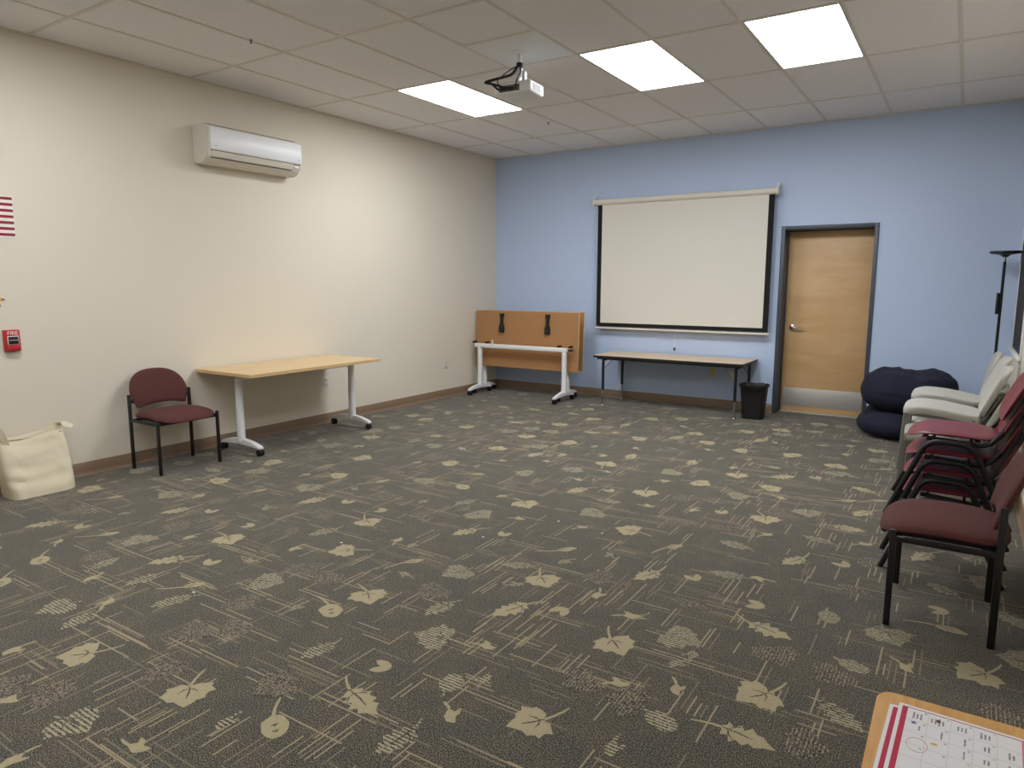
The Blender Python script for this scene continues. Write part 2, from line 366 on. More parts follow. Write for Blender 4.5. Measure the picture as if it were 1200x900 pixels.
# woven leaf motifs: kind, then (x, y, heading in degrees) in metres
LEAVES = {
    'M': [(2.75, -7.06, 228), (3.39, -6.98, 318), (4.5, -6.44, 229), (4.55, -5.81, 318), (5.11, -5.86, 231), (2.16, -5.94, 335), (2.82, -5.7, 227), 
          (3.37, -6.04, 321), (2.63, -5.28, 336), (3.26, -4.44, 320), (3.98, -5.43, 318), (4.02, -4.51, 183), (3.84, -3.76, 296), (4.69, -3.87, 290), 
          (5.78, -5.26, 226), (0.44, -5.85, 39), (1.02, -5.2, 71), (0.92, -4.63, 32), (1.67, -4.61, 58), (1.44, -4.12, 9), (0.91, -3.51, 292), 
          (2.14, -3.86, 195), (1.4, -2.61, 310), (2.19, -3.18, 100), (0.75, -2.5, 148), (0.49, -2.43, 201), (3.25, -3.14, 88), (2.64, -2.64, 6), 
          (4.1, -3.29, 347), (3.49, -1.58, 84), (3.72, -1.92, 53), (2.16, -2.65, 303), (2.14, -1.97, 287), (2.28, -1.48, 143), (3.12, -2.11, 39), 
          (2.0, -0.98, 347), (2.82, -1.13, 205), (3.13, -0.93, 48), (4.04, -2.08, 193), (4.46, -1.99, 154), (4.57, -3.12, 44), (5.08, -1.43, 261), 
          (4.26, -2.93, 291), (4.86, -2.17, 82), (3.91, -1.21, 42), (4.17, -0.94, 79), (4.44, -0.4, 91),],
    'V': [(2.5, -7.18, 278), (2.87, -7.34, 5), (3.52, -7.23, 14), (3.25, -7.48, 282), (4.1, -6.1, 4), (4.26, -6.55, 314), (4.67, -6.05, 27), 
          (4.86, -5.97, 290), (4.49, -5.53, 21), (2.04, -6.65, 282), (2.38, -6.74, 123), (1.92, -6.04, 277), (2.58, -5.82, 280), (3.37, -4.7, 14), 
          (2.98, -5.4, 102), (3.78, -4.62, 52), (3.96, -4.01, 12), (4.24, -3.93, 264), (4.27, -5.42, 278), (5.27, -3.98, 32), (4.76, -4.13, 50), 
          (4.67, -3.34, 338), (4.87, -4.8, 188), (5.56, -5.34, 307), (0.79, -5.33, 246), (1.24, -5.52, 98), (1.43, -4.74, 83), (1.91, -3.98, 77), 
          (0.92, -2.77, 12), (3.36, -3.38, 355), (3.84, -3.38, 38), (3.8, -2.2, 160), (2.47, -3.54, 39), (3.27, -3.7, 349), (4.86, -1.09, 197), 
          (4.24, -1.58, 306),],
    'S': [(3.23, -7.28, 4), (3.85, -6.16, 197), (4.76, -5.6, 353), (5.49, -5.11, 299), (2.24, -6.91, 261), (2.83, -6.18, 25), (3.13, -4.78, 344), 
          (3.7, -4.36, 238), (4.89, -3.59, 287), (1.04, -5.65, 278), (0.3, -5.04, 99), (1.73, -5.0, 286), (0.21, -5.39, 201), (1.73, -4.97, 306), 
          (2.32, -4.35, 77), (0.83, -3.96, 206), (1.86, -2.52, 152), (0.32, -1.89, 39), (1.02, -1.89, 347), (0.2, -2.68, 264), (1.65, -3.42, 59), 
          (0.8, -3.01, 49), (2.81, -3.77, 190), (3.11, -3.45, 78), (3.78, -3.13, 237), (2.48, -2.95, 309), (2.0, -2.27, 92), (4.42, -3.44, 30), 
          (4.91, -2.45, 302),],
    'F': [(2.97, -7.23, 59), (2.77, -7.29, 99), (2.97, -6.7, 242), (3.09, -6.59, 263), (3.6, -6.77, 256), (4.72, -6.14, 187), (4.53, -6.12, 234), 
          (5.32, -5.56, 239), (5.33, -6.04, 1), (5.12, -5.53, 303), (1.67, -5.98, 231), (1.76, -6.5, 259), (0.87, -6.16, 247), (3.03, -6.0, 267), 
          (2.85, -5.96, 86), (2.27, -5.34, 227), (3.58, -5.83, 256), (4.17, -5.23, 194), (5.3, -4.26, 163), (2.36, -4.8, 31),],
    'K': [(2.46, -6.91, 280), (3.54, -6.51, 259), (4.19, -6.76, 263), (5.4, -5.82, 324), (1.9, -6.5, 101), (2.62, -6.58, 251), (2.51, -5.55, 253), 
          (2.88, -4.63, 253), (3.72, -5.95, 261), (3.7, -4.06, 5), (5.02, -4.05, 166), (4.63, -4.4, 168), (4.72, -4.84, 186), (5.65, -4.43, 140), 
          (5.93, -4.64, 307), (0.71, -5.06, 358), (1.37, -4.47, 80),],
    'R': [(3.8, -6.92, 327), (1.57, -6.68, 334), (1.72, -6.92, 331), (3.32, -6.23, 326), (2.65, -4.34, 333), (1.4, -3.1, 210),],
    'v': [(3.64, -7.0, 281), (4.23, -6.3, 95), (4.83, -5.7, 93), (4.8, -5.8, 245), (4.8, -6.4, 282), (2.51, -6.07, 359), (3.16, -6.3, 280), 
          (1.85, -5.45, 317), (3.1, -5.42, 276), (3.33, -5.74, 175), (3.88, -5.53, 46), (4.52, -5.52, 240), (3.94, -5.15, 249), (5.76, -3.92, 316), 
          (5.0, -2.45, 150),],
    'O': [(3.95, -6.66, 343), (5.05, -5.33, 343), (5.15, -6.11, 352), (2.14, -6.31, 243), (1.4, -5.81, 252), (0.96, -6.41, 247), (1.98, -5.17, 253), 
          (3.22, -5.09, 247), (4.0, -5.78, 249), (4.38, -5.08, 247), (5.18, -3.4, 244), (5.16, -3.75, 356), (4.97, -4.47, 243), (5.55, -4.02, 246), 
          (1.68, -2.11, 190), (0.74, -2.08, 308), (1.05, -1.4, 156), (3.39, -3.96, 248), (2.59, -3.22, 254), (3.32, -2.81, 97), (3.83, -2.72, 97), 
          (3.39, -1.88, 75), (2.6, -2.12, 190), (2.73, -1.58, 86), (1.45, -1.34, 164), (1.96, -1.33, 162), (3.39, -0.69, 199), (4.57, -2.76, 43), 
          (5.12, -2.8, 148), (4.47, -0.84, 11), (4.1, -1.55, 254),],
    'P': [(3.84, -6.45, 198), (1.2, -6.29, 107), (2.36, -6.19, 111), (1.6, -5.68, 118), (2.04, -5.72, 201), (2.2, -5.05, 105), (2.52, -5.06, 199), 
          (3.44, -4.98, 95), (4.59, -4.97, 131), (4.2, -5.66, 261), (4.41, -3.86, 124), (5.2, -4.37, 136), (4.93, -5.11, 184), (5.65, -4.71, 195), 
          (0.7, -4.74, 288), (1.08, -3.83, 310), (3.59, -3.83, 143), (2.79, -3.09, 194), (3.1, -2.92, 210), (2.8, -1.99, 356), (4.78, -2.65, 136),],
    'H': [(4.14, -6.39, 110), (4.88, -6.18, 337), (5.39, -5.44, 342), (5.24, -5.05, 288),],
    'L': [(1.47, -6.27, 61), (0.77, -5.87, 65), (2.55, -6.41, 60), (3.26, -5.59, 55), (3.87, -4.99, 53), (4.36, -4.62, 54), (5.07, -3.15, 33), 
          (5.25, -3.03, 33), (5.7, -4.89, 351), (1.48, -5.22, 75), (2.05, -4.56, 67), (1.93, -3.39, 150), (2.54, -4.0, 37), (3.27, -1.33, 140), 
          (2.58, -0.79, 7), (4.64, -1.45, 191), (4.44, -2.51, 358), (5.21, -2.07, 40), (3.7, -0.89, 244),],
    'r': [(2.34, -5.64, 118), (2.81, -4.99, 107), (4.71, -3.64, 159),],
    'l': [(3.51, -5.27, 174), (4.67, -5.27, 183), (5.28, -4.67, 159), (4.48, -4.16, 187), (4.58, -2.42, 0), (4.5, -1.54, 249),],
}

def mirror(h): return [(a, b) for a, b in h] + [(a, -b) for a, b in reversed(h) if abs(b) > 1e-6]
S_MAPLE = mirror([(0.03, 0.06), (-0.05, 0.20), (-0.01, 0.34), (0.04, 0.56), (0.16, 0.52), (0.26, 0.58), (0.40, 0.66), (0.46, 0.52), (0.56, 0.46), (0.66, 0.46), (0.70, 0.26), (0.82, 0.18), (1.0, 0.0)])
S_OAK = mirror([(0, 0.03), (0.07, 0.10), (0.10, 0.23), (0.20, 0.15), (0.30, 0.30), (0.40, 0.18), (0.52, 0.29), (0.61, 0.15), (0.73, 0.21), (0.82, 0.10), (1.0, 0.0)])
S_LANCE = mirror([(i/10, 0.21*math.sin(PI*i/10)**0.8) for i in range(11)])
S_ROUND = mirror([(0.5-0.5*math.cos(PI*i/10), 0.36*math.sin(PI*i/10)) for i in range(11)])
S_BIRD = [(0, 0.0), (0.30, 0.16), (0.12, 0.46), (0.42, 0.36), (0.62, 0.18), (1.0, 0.10), (0.82, -0.16), (0.5, -0.28), (0.2, -0.12)]
KINDS = {  # outline, length, stem length, material slot, veins
    'M': (S_MAPLE, 0.165, 0.10, 0, True), 'O': (S_OAK, 0.215, 0.09, 0, True), 'L': (S_LANCE, 0.145, 0.11, 0, True),
    'R': (S_ROUND, 0.145, 0.10, 0, True), 'P': (None, 0.11, 0.0, 0, False), 'V': (S_BIRD, 0.10, 0.04, 0, False),
    'S': (S_MAPLE, 0.175, 0.04, 1, True), 'K': (S_OAK, 0.20, 0.05, 1, True), 'H': (S_ROUND, 0.14, 0.03, 1, False), 'v': (S_BIRD, 0.10, 0.03, 1, False),
    'F': (S_MAPLE, 0.17, 0.0, 2, False), 'r': (S_ROUND, 0.13, 0.05, 2, True), 'l': (S_LANCE, 0.20, 0.05, 2, True)}
leaf_bm = bmesh.new()
def flat_poly(bm, pts, z, slot):
    f = bm.faces.new([bm.verts.new((x, y, z)) for x, y in pts]); f.material_index = slot
    f.normal_update()
    if f.normal.z < 0: f.normal_flip()
def strip(bm, pts, w, z, slot):
    k = len(pts); L, R = [], []
    for i, p in enumerate(pts):
        a = pts[max(0, i-1)]; b = pts[min(k-1, i+1)]
        dx, dy = b[0]-a[0], b[1]-a[1]; n = math.hypot(dx, dy) or 1
        ww = w[i] if isinstance(w, list) else w
        L.append((p[0]-dy/n*ww/2, p[1]+dx/n*ww/2)); R.append((p[0]+dy/n*ww/2, p[1]-dx/n*ww/2))
    for i in range(k-1): flat_poly(bm, [L[i], R[i], R[i+1], L[i+1]], z, slot)
def leaf(kind, cx, cy, deg):
    shape, ln, stem, slot, veins = KINDS[kind]
    a = math.radians(deg); ca, sa = math.cos(a), math.sin(a)
    j = random.uniform(0.94, 1.08); ln = ln*j*0.88
    def P(u, v): return (cx + ((u-0.5)*ca - v*sa)*ln, cy + ((u-0.5)*sa + v*ca)*ln)
    leaf.n += 1
    z = 0.0010 + (leaf.n % 40)*2e-5
    if kind == 'P':
        for s in (-1, 1):
            b = math.radians(22*s); cb, sb = math.cos(b), math.sin(b)
            flat_poly(leaf_bm, [P(0.05+u*0.9*cb-v*sb, u*0.9*sb+v*cb+0.04*s) for u, v in S_LANCE], z, slot)
        return
    ph = random.uniform(0, 6)
    pts = [(u+0.018*math.sin(9*v+ph)+random.uniform(-.02, .02), v+0.02*math.sin(11*u+ph)+random.uniform(-.02, .02)) for u, v in shape]
    flat_poly(leaf_bm, [P(u, v) for u, v in pts], z, slot)
    if stem:
        s = stem/ln; c = random.choice((-1, 1))*0.18*s
        strip(leaf_bm, [P(0.03, 0), P(-s*0.35, c*0.5), P(-s*0.7, c*1.2), P(-s, c*2.0)], [0.013, 0.011, 0.010, 0.007], z, slot)
    if veins:
        if kind in 'Rr':
            for q in (0.4, 0.66): strip(leaf_bm, [P(q, 0.10), P(q+0.06, 0.0), P(q+0.03, -0.10)], [0.003, 0.014, 0.003], z+0.0005, 3)
        else:
            strip(leaf_bm, [P(0.06, 0.0), P(0.35, 0.02), P(0.62, 0.0)], [0.004, 0.008, 0.003], z+0.0005, 3)
            if kind != 'L' and kind != 'l':
                for s in (-1, 1): strip(leaf_bm, [P(0.16, 0.0), P(0.22, 0.13*s), P(0.36, 0.24*s)], [0.004, 0.006, 0.002], z+0.0005, 3)
leaf.n = 0
for k, items in LEAVES.items():
    for x, y, d in items: leaf(k, x, y, d)
# more of the same motifs where the photograph shows only faint ones between the clear leaves
taken = [(x, y) for v in LEAVES.values() for x, y, d in v]
for _ in range(2600):
    x, y = random.uniform(0.1, XR-0.1), random.uniform(YF+0.2, -0.1)
    lim = 0.235 if y > -7.4 else 0.26
    if min((x-a)**2+(y-b)**2 for a, b in taken) > lim**2:
        taken.append((x, y))
        leaf(random.choice('FFFKSvlvVP' if y > -7.2 else 'MOLRPVSKF'), x, y, random.uniform(0, 360))
bmesh.ops.triangulate(leaf_bm, faces=list(leaf_bm.faces))
me = bpy.data.meshes.new('woven_leaf_pattern'); leaf_bm.to_mesh(me); leaf_bm.free()
for m in (m_leaf, m_leaf_soft, m_leaf_faint, m_carpet): me.materials.append(m)
o = link('woven_leaf_pattern', me, floor); o['kind'] = 'stuff'
line_bm = bmesh.new()
for _ in range(2700):
    x, y = random.uniform(0.05, XR-0.05), random.uniform(YF+0.1, -0.05)
    n = random.choice((1, 1, 2, 2, 3)); along_y = random.random() < 0.55
    for k in range(n):
        ln = random.uniform(0.08, 0.20) if along_y else random.uniform(0.10, 0.32)
        if random.random() < 0.12: ln *= 1.7
        off = k*random.uniform(0.018, 0.032); sh = random.uniform(-0.05, 0.05)
        slot = 0 if random.random() < (0.6 if along_y else 0.35) else 1
        w = 0.0065 if slot == 0 else 0.0055
        if along_y: q = (x+off-w/2, x+off+w/2, y+sh-ln/2, y+sh+ln/2)
        else: q = (x+sh-ln/2, x+sh+ln/2, y+off-w/2, y+off+w/2)
        x0, x1, y0, y1 = max(q[0], 0.02), min(q[1], XR-0.02), max(q[2], YF+0.02), min(q[3], -0.02)
        if x1 > x0 and y1 > y0: flat_poly(line_bm, [(x0, y0), (x1, y0), (x1, y1), (x0, y1)], (0.0006 if along_y else 0.0003) + random.uniform(0, 0.0002), slot)
me = bpy.data.meshes.new('woven_line_pattern'); line_bm.to_mesh(me); line_bm.free()
me.materials.append(m_line); me.materials.append(m_line_faint)
o = link('woven_line_pattern', me, floor); o['kind'] = 'stuff'

# ------------------------------------------------------------------ walls
struct(MB().box(-T, 0, YF-T, T, 0, H+0.1).obj('wall_left', m_wall, smooth=False))
wb = MB().box(0, DX0, 0, 0.3, 0, H+0.1).box(DX1, XR, 0, 0.3, 0, H+0.1).box(DX0, DX1, 0, 0.3, DZ, H+0.1)
struct(wb.obj('wall_back', m_blue, smooth=False))
WY0, WY1, WZ0, WZ1 = -1.35, -0.22, 0.90, 2.30
wr = MB().box(XR, XR+T, YF-T, WY0, 0, H+0.1).box(XR, XR+T, WY1, 0.3, 0, H+0.1).box(XR, XR+T, WY0, WY1, 0, WZ0).box(XR, XR+T, WY0, WY1, WZ1, H+0.1)
struct(wr.obj('wall_right', m_wall, smooth=False))
struct(MB().box(-T, XR+T, YF-T, YF, 0, H+0.1).obj('wall_front', m_wall, smooth=False))
def cove(name, a, b, side):
    pr = [(0, 0), (0.022, 0), (0.016, 0.006), (0.010, 0.014), (0.007, 0.03), (0.007, 0.098), (0.004, 0.102), (0, 0.102)]
    mb = MB()
    if side == 'L': mb.prism([(x, z) for x, z in pr], 'XZ', a, b)
    elif side == 'R': mb.prism([(XR-x, z) for x, z in pr], 'XZ', a, b)
    else: mb.prism([(-x, z) for x, z in pr], 'YZ', a, b)
    return struct(mb.obj(name, m_cove))
cove('baseboard_left', YF, -0.008, 'L')
cove('baseboard_back', 0.008, DX0-0.002, 'B')
cove('baseboard_back_corner', DX1+0.002, XR-0.008, 'B')
cove('baseboard_right', YF, -0.008, 'R')

# window in the right wall, seen edge on
win = struct(MB().box(XR-0.004, XR+0.07, WY0+0.002, WY1-0.002, WZ0+0.002, WZ1-0.002).obj('window_1', m_glass_dark, smooth=False))
MB().box(XR-0.03, XR, WY0-0.05, WY1+0.05, WZ0-0.035, WZ0-0.002, bev=0.006).obj('window_sill', m_white_metal, win)
c = MB()
for a in ((WY0-0.06, WY0-0.001, WZ0-0.002, WZ1+0.06), (WY1+0.001, WY1+0.06, WZ0-0.002, WZ1+0.06), (WY0-0.001, WY1+0.001, WZ1+0.001, WZ1+0.06)):
    c.box(XR-0.010, XR, *a, bev=0.003)
c.obj('window_casing', m_white_metal, win)

# door in the back wall
door = struct(MB().box(DX0+0.040, DX1-0.040, DREC, DREC+0.045, 0.015, DZ-0.042, bev=0.002).obj('door_1', m_maple))
fr = MB()
fr.box(DX0-0.004, DX0+0.038, -0.012, DREC+0.08, 0, DZ+0.002, bev=0.003).box(DX1-0.038, DX1+0.004, -0.012, DREC+0.08, 0, DZ+0.002, bev=0.003)
fr.box(DX0+0.038, DX1-0.038, -0.012, DREC+0.08, DZ-0.040, DZ+0.002, bev=0.003)
fr.box(DX0+0.038, DX0+0.050, DREC-0.045, DREC-0.004, 0, DZ-0.040).box(DX1-0.050, DX1-0.038, DREC-0.045, DREC-0.004, 0, DZ-0.040).box(DX0+0.050, DX1-0.050, DREC-0.045, DREC-0.004, DZ-0.052, DZ-0.040)
fr.obj('door_frame', m_frame, door)
MB().box(DX0+0.07, DX1-0.07, DREC-0.003, DREC, 0.075, 0.285, bev=0.001).obj('kick_plate', m_steel, door)
MB().box(DX0+0.040, DX1-0.040, DREC-0.05, DREC+0.06, 0.0, 0.013, bev=0.004).obj('threshold', m_steel, door)
hx, hz = DX0+0.052+0.075, 0.985
hd = MB().lathe([(0.033, 0), (0.033, -0.006), (0.026, -0.011), (0.0, -0.011)], (hx, DREC, hz), 20, 'Y')
hd.tube([(hx, DREC-0.008, hz), (hx, DREC-0.05, hz)], 0.011, 12)
hd.tube(bend([(hx, DREC-0.045, hz), (hx+0.02, DREC-0.056, hz), (hx+0.12, DREC-0.05, hz-0.004)], 0.02), [0.012]*8, 10, flat=(1.0, 0.8))
hd.obj('lever_handle', m_chrome, door)
MB().lathe([(0.011, 0), (0.011, -0.012), (0.0, -0.012)], (hx, DREC, hz+0.07), 12, 'Y').obj('lock_cylinder', m_chrome, door)

# ------------------------------------------------------------------ ceiling: slab, tiles and tee bars
ceil = struct(MB().box(0, XR, YF, 0, H+0.03, H+0.1).obj('ceiling', m_plenum, smooth=False))
ceil_lights = {(2, 1), (5, 1), (7, 1), (2, 4), (5, 5)}  # last two are out of view, added to brighten the near wall and foreground
xs = [0.0] + [GX0+GS*i for i in range(1, 10)] + [XR]
ys = [0.0] + [-r for r in ROWS] + [YF]
tile_mesh = {}
def tile(x0, x1, y0, y1):
    w, d = round(x1-x0-0.012, 4), round(y1-y0-0.012, 4)
    if d <= 0.02: return
    if (w, d) not in tile_mesh:
        tile_mesh[(w, d)] = MB().box(-w/2, w/2, -d/2, d/2, 0.005, 0.02, bev=0.003, seg=1).mesh('ceiling_tile', m_tile, False)
    o = link('ceiling_tile', tile_mesh[(w, d)], ceil); o.location = ((x0+x1)/2, (y0+y1)/2, H)
for i in range(len(xs)-1):
    for j in range(len(ys)-1):
        if (i, j-1+0) in ceil_lights and 0 < j: continue
        y1, y0 = ys[j], ys[j+1]
        if (i, j) == (4, 3):
            tile(xs[i], xs[i+1], y0, y1-GS); continue
        tile(xs[i], xs[i+1], y0, y1)
for x in xs[1:-1]:
    MB().box(x-0.012, x+0.012, YF, 0, H, H+0.012, bev=0.001, seg=1).obj('tee_bar', m_tee, ceil, False)
for y in ys[1:-1]:
    MB().box(0, XR, y-0.012, y+0.012, H-0.0004, H+0.012, bev=0.001, seg=1).obj('tee_bar', m_tee, ceil, False)
MB().box(xs[4], xs[5], ys[3]-GS-0.012, ys[3]-GS+0.012, H-0.0004, H+0.012, bev=0.001, seg=1).obj('tee_bar', m_tee, ceil, False)
MB().box(0, 0.022, YF, 0, H-0.003, H+0.01).obj('wall_angle', m_tee, ceil, False)
MB().box(0.022, XR, -0.022, 0, H-0.003, H+0.01).obj('wall_angle', m_tee, ceil, False)
lab = {(2, 1): 'lit rectangular ceiling panel light nearest the cream wall', (5, 1): 'lit rectangular ceiling panel light just right of the projector plate',
       (7, 1): 'lit rectangular ceiling panel light farthest from the cream wall, toward the chairs',
       (2, 4): 'added unseen ceiling panel light near the tote bag side, brightening the cream wall', (5, 5): 'added unseen ceiling panel light over the open carpet, brightening the foreground table'}
for (i, j), l in lab.items():
    x0, x1, y1, y0 = xs[i]+0.008, xs[i+1]-0.008, ys[j+1]-0.008, ys[j+2]+0.008
    t = thing('ceiling_light', l, 'light', ((x0+x1)/2, (y0+y1)/2, H), 0, 'flat panel lights in the ceiling grid')
    w, d = (x1-x0)/2, (y1-y0)/2
    f = MB()
    for a in ((-w, -w+0.012, -d, d), (w-0.012, w, -d, d), (-w+0.012, w-0.012, -d, -d+0.012), (-w+0.012, w-0.012, d-0.012, d)): f.box(*a, 0.0, 0.02)
    f.obj('frame', m_tee, t, False)
    MB().box(-w+0.013, w-0.013, -d+0.013, d-0.013, 0.003, 0.014).obj('diffuser', m_panel, t, False)
# ------------------------------------------------------------------ projection screen
t = thing('projection_screen', 'pulled-down white projection screen with black border on the blue wall', 'screen', (2.71, -0.1, 0.9))
cz = 2.495-0.9
MB().tube([(-1.13, 0, cz), (1.105, 0, cz)], 0.036, 16, flat=(1, 1)).obj('case', m_off_white, t)
for s in (-1.13, 1.105):
    MB().box(s-0.012, s+0.012, -0.042, 0.042, cz-0.045, cz+0.042, bev=0.008).obj('end_cap', m_off_white, t)
    MB().box(s-0.014, s+0.014, 0.03, 0.1, cz+0.03, cz+0.09, bev=0.004).box(s-0.006, s+0.006, -0.01, 0.06, cz+0.04, cz+0.075, bev=0.003).obj('bracket', m_white_metal, t)
SX0, SX1, SZ1, SZ0 = 1.635-2.71, 3.785-2.71, cz-0.02, 0.035
MB().box(SX0, SX1, 0.0, 0.003, SZ0, SZ1).obj('border', m_black_cloth, t, False)
MB().box(SX0+0.058, SX1-0.062, -0.0015, 0.0, SZ0+0.045, SZ1).obj('screen_fabric', m_screen, t, False)
MB().tube([(SX0-0.012, 0, 0.012), (SX1+0.012, 0, 0.012)], 0.016, 12, flat=(1, 0.8)).obj('bottom_bar', m_off_white, t)
MB().tube([(-0.015, 0, 0.0), (-0.013, 0.003, -0.19)], 0.0016, 6).obj('pull_cord', m_print_white, t)
MB().lathe([(0.0, -0.235), (0.010, -0.228), (0.014, -0.212), (0.009, -0.195), (0.0, -0.19)], (-0.013, 0.003, 0), 10).obj('cord_pull', m_black_plastic, t)

# ------------------------------------------------------------------ wall air conditioner
ac = thing('air_conditioner', 'white split air conditioner unit high on the cream wall', 'air conditioner', (0, -4.11, 2.49))
Y0, Y1 = -0.495, 0.495
pr = [(0.0, 0.02), (0.0, 0.315), (0.12, 0.317), (0.185, 0.31), (0.205, 0.295), (0.212, 0.27), (0.212, 0.11), (0.195, 0.06), (0.15, 0.015), (0.10, 0.0), (0.02, 0.002)]
b = MB(); b.prism(pr, 'XZ', Y0, Y1, bev=0.006); b.obj('body', m_off_white, ac)
MB().prism([(0.205, 0.105), (0.222, 0.105), (0.226, 0.12), (0.224, 0.275), (0.215, 0.292), (0.205, 0.292)], 'XZ', Y0+0.02, Y1-0.006, bev=0.003).obj('front_panel', m_white_metal, ac)
MB().prism([(0.207, 0.099), (0.214, 0.099), (0.193, 0.052), (0.186, 0.055)], 'XZ', Y0+0.04, Y1-0.10).obj('louver', m_off_white, ac)
MB().prism([(0.203, 0.096), (0.2105, 0.1035), (0.2115, 0.1035), (0.209, 0.096)], 'XZ', Y0+0.03, Y1-0.02).obj('panel_gap', m_shadow_slot, ac)
MB().prism([(0.181, 0.043), (0.188, 0.049), (0.1905, 0.0475), (0.1835, 0.0415)], 'XZ', Y0+0.04, Y1-0.10).obj('louver_gap', m_shadow_slot, ac)
MB().box(0.2245, 0.2265, Y0+0.06, Y0+0.085, 0.135, 0.142).obj('badge', m_grid_ink, ac)
MB().box(0.2245, 0.2265, Y1-0.055, Y1-0.03, 0.135, 0.142).obj('badge', m_grid_ink, ac)
s = MB()
for k in range(5): s.box(0.05+k*0.026, 0.062+k*0.026, Y0+0.03, Y1-0.03, 0.3155, 0.3195)
s.obj('intake_grille', m_shadow_slot, ac)
MB().box(0.196, 0.205, Y1-0.085, Y1-0.03, 0.065, 0.09, bev=0.003).obj('display', m_off_white, ac)

# ------------------------------------------------------------------ pinned and mounted things on the cream wall
fl = thing('flag_poster', 'red and white striped paper flag on the cream wall above the fire alarm', 'flag', (0.0, -6.25, 1.79))
FW = 0.25
MB().box(0.0005, 0.003, -FW, FW-0.008, 0.0, 0.285).obj('paper', m_print_white, fl, False)
sh = 0.268/13
for k in range(7):
    MB().box(0.003, 0.0038, -FW+0.004, FW-0.010, 0.012+sh*(2*k), 0.012+sh*(2*k+1)-0.002).obj('stripe', m_flag_red, fl, False)
MB().box(0.0038, 0.0044, -FW+0.004, -0.05, 0.012+sh*6, 0.012+sh*13-0.002).obj('canton', m_flag_blue, fl, False)

fa = thing('fire_alarm_pull', 'red fire alarm pull station with white lettering on the cream wall', 'fire alarm', (0, -6.103, 1.0))
MB().box(0, 0.035, -0.05, 0.05, 0.0, 0.152, bev=0.008).obj('housing', m_fire_red, fa)
MB().box(0.034, 0.046, -0.042, 0.042, 0.006, 0.042, bev=0.006).obj('lower_cover', m_fire_red, fa)
MB().box(0.034, 0.040, -0.033, 0.037, 0.048, 0.108, bev=0.003).obj('handle_plate', m_print_white, fa)
MB().box(0.0395, 0.043, -0.029, 0.033, 0.052, 0.104, bev=0.002).obj('handle', m_black_plastic, fa)
MB().box(0.042, 0.047, -0.026, 0.030, 0.073, 0.084, bev=0.002).obj('grip', m_grey_metal, fa)
TW = Matrix(((0, 0, 1, 0), (1, 0, 0, 0), (0, 1, 0, 0), (0, 0, 0, 1)))    # text facing +x, reading along +y
text_mesh('FIRE', 0.036, m_print_white, fa, 'lettering', Matrix.Translation((0.0355, 0.002, 0.128)) @ TW)

de = thing('paper_decoration', 'yellow and green paper cutout taped above the fire alarm', 'decoration', (0, -6.20, 1.29))
MB().prism([(-0.10, 0.055), (0.03, 0.05), (0.092, 0.072), (0.05, 0.09), (0.03, 0.125), (-0.02, 0.10), (-0.10, 0.12)], 'YZ', 0.0005, 0.003).obj('petal', m_yellow, de, False)
MB().prism([(0.066, 0.068), (0.094, 0.072), (0.07, 0.082)], 'YZ', 0.0034, 0.0042).obj('petal_tip', m_brown, de, False)
MB().prism(superell(0.05, 0.028, 2, 16, (0.01, 0.032)), 'YZ', 0.0005, 0.003).obj('leaf', m_green, de, False)

bx = thing('wall_box', 'small dark red box fixed high on the cream wall above the flag', 'box', (0, -6.13, 2.35))
MB().box(0, 0.05, -0.06, 0.06, 0.0, 0.12, bev=0.008).obj('housing', m_brown, bx)
MB().box(0.05, 0.058, -0.04, 0.04, 0.03, 0.09, bev=0.004).obj('lens', m_fire_red, bx)

def outlet(label, loc, rz, m, holes=True):
    t = thing('wall_outlet', label, 'outlet', loc, rz)
    MB().box(0, 0.006, -0.036, 0.036, -0.058, 0.058, bev=0.003).obj('cover_plate', m, t)
    if holes:
        for s in (-1, 1):
            r = MB().box(0.006, 0.009, -0.017, 0.017, s*0.026-0.015, s*0.026+0.015, bev=0.003).obj('receptacle', m, t)
            MB().box(0.009, 0.0095, -0.009, -0.006, s*0.026-0.006, s*0.026+0.006).box(0.009, 0.0095, 0.006, 0.009, s*0.026-0.006, s*0.026+0.006).obj('slot', m_print_black, r)
    return t
outlet('white wall outlet on the cream wall beside the folded tables', (0, -1.185, 0.435), 0, m_off_white)
outlet('white wall outlet on the cream wall under the pale wooden table', (0, -3.23, 0.44), 0, m_off_white)
outlet('ivory wall outlet on the blue wall under the low table', (3.149, 0, 0.42), -PI/2, m_ivory)
outlet('blank white cover plate on the blue wall under the low table', (3.404, 0, 0.405), -PI/2, m_off_white, False)

# ------------------------------------------------------------------ ceiling fittings
def sprinkler(label, x, y):
    t = thing('sprinkler_head', label, 'sprinkler', (x, y, H))
    MB().lathe([(0.0, -0.006), (0.014, -0.004), (0.016, 0.0), (0.0, 0.0)], (0, 0, 0), 16).obj('escutcheon', m_chrome, t)
    MB().lathe([(0.0, -0.022), (0.009, -0.021), (0.009, -0.019), (0.004, -0.017), (0.004, -0.009), (0.007, -0.006), (0.007, -0.003), (0.0, -0.003)], (0, 0, 0), 12).obj('nozzle', m_black_metal, t)
sprinkler('small metal sprinkler head in the ceiling tiles above the air conditioner', 1.23, -4.906)
sprinkler('small metal sprinkler head in the ceiling between projector and blue wall', 1.73, -1.55)

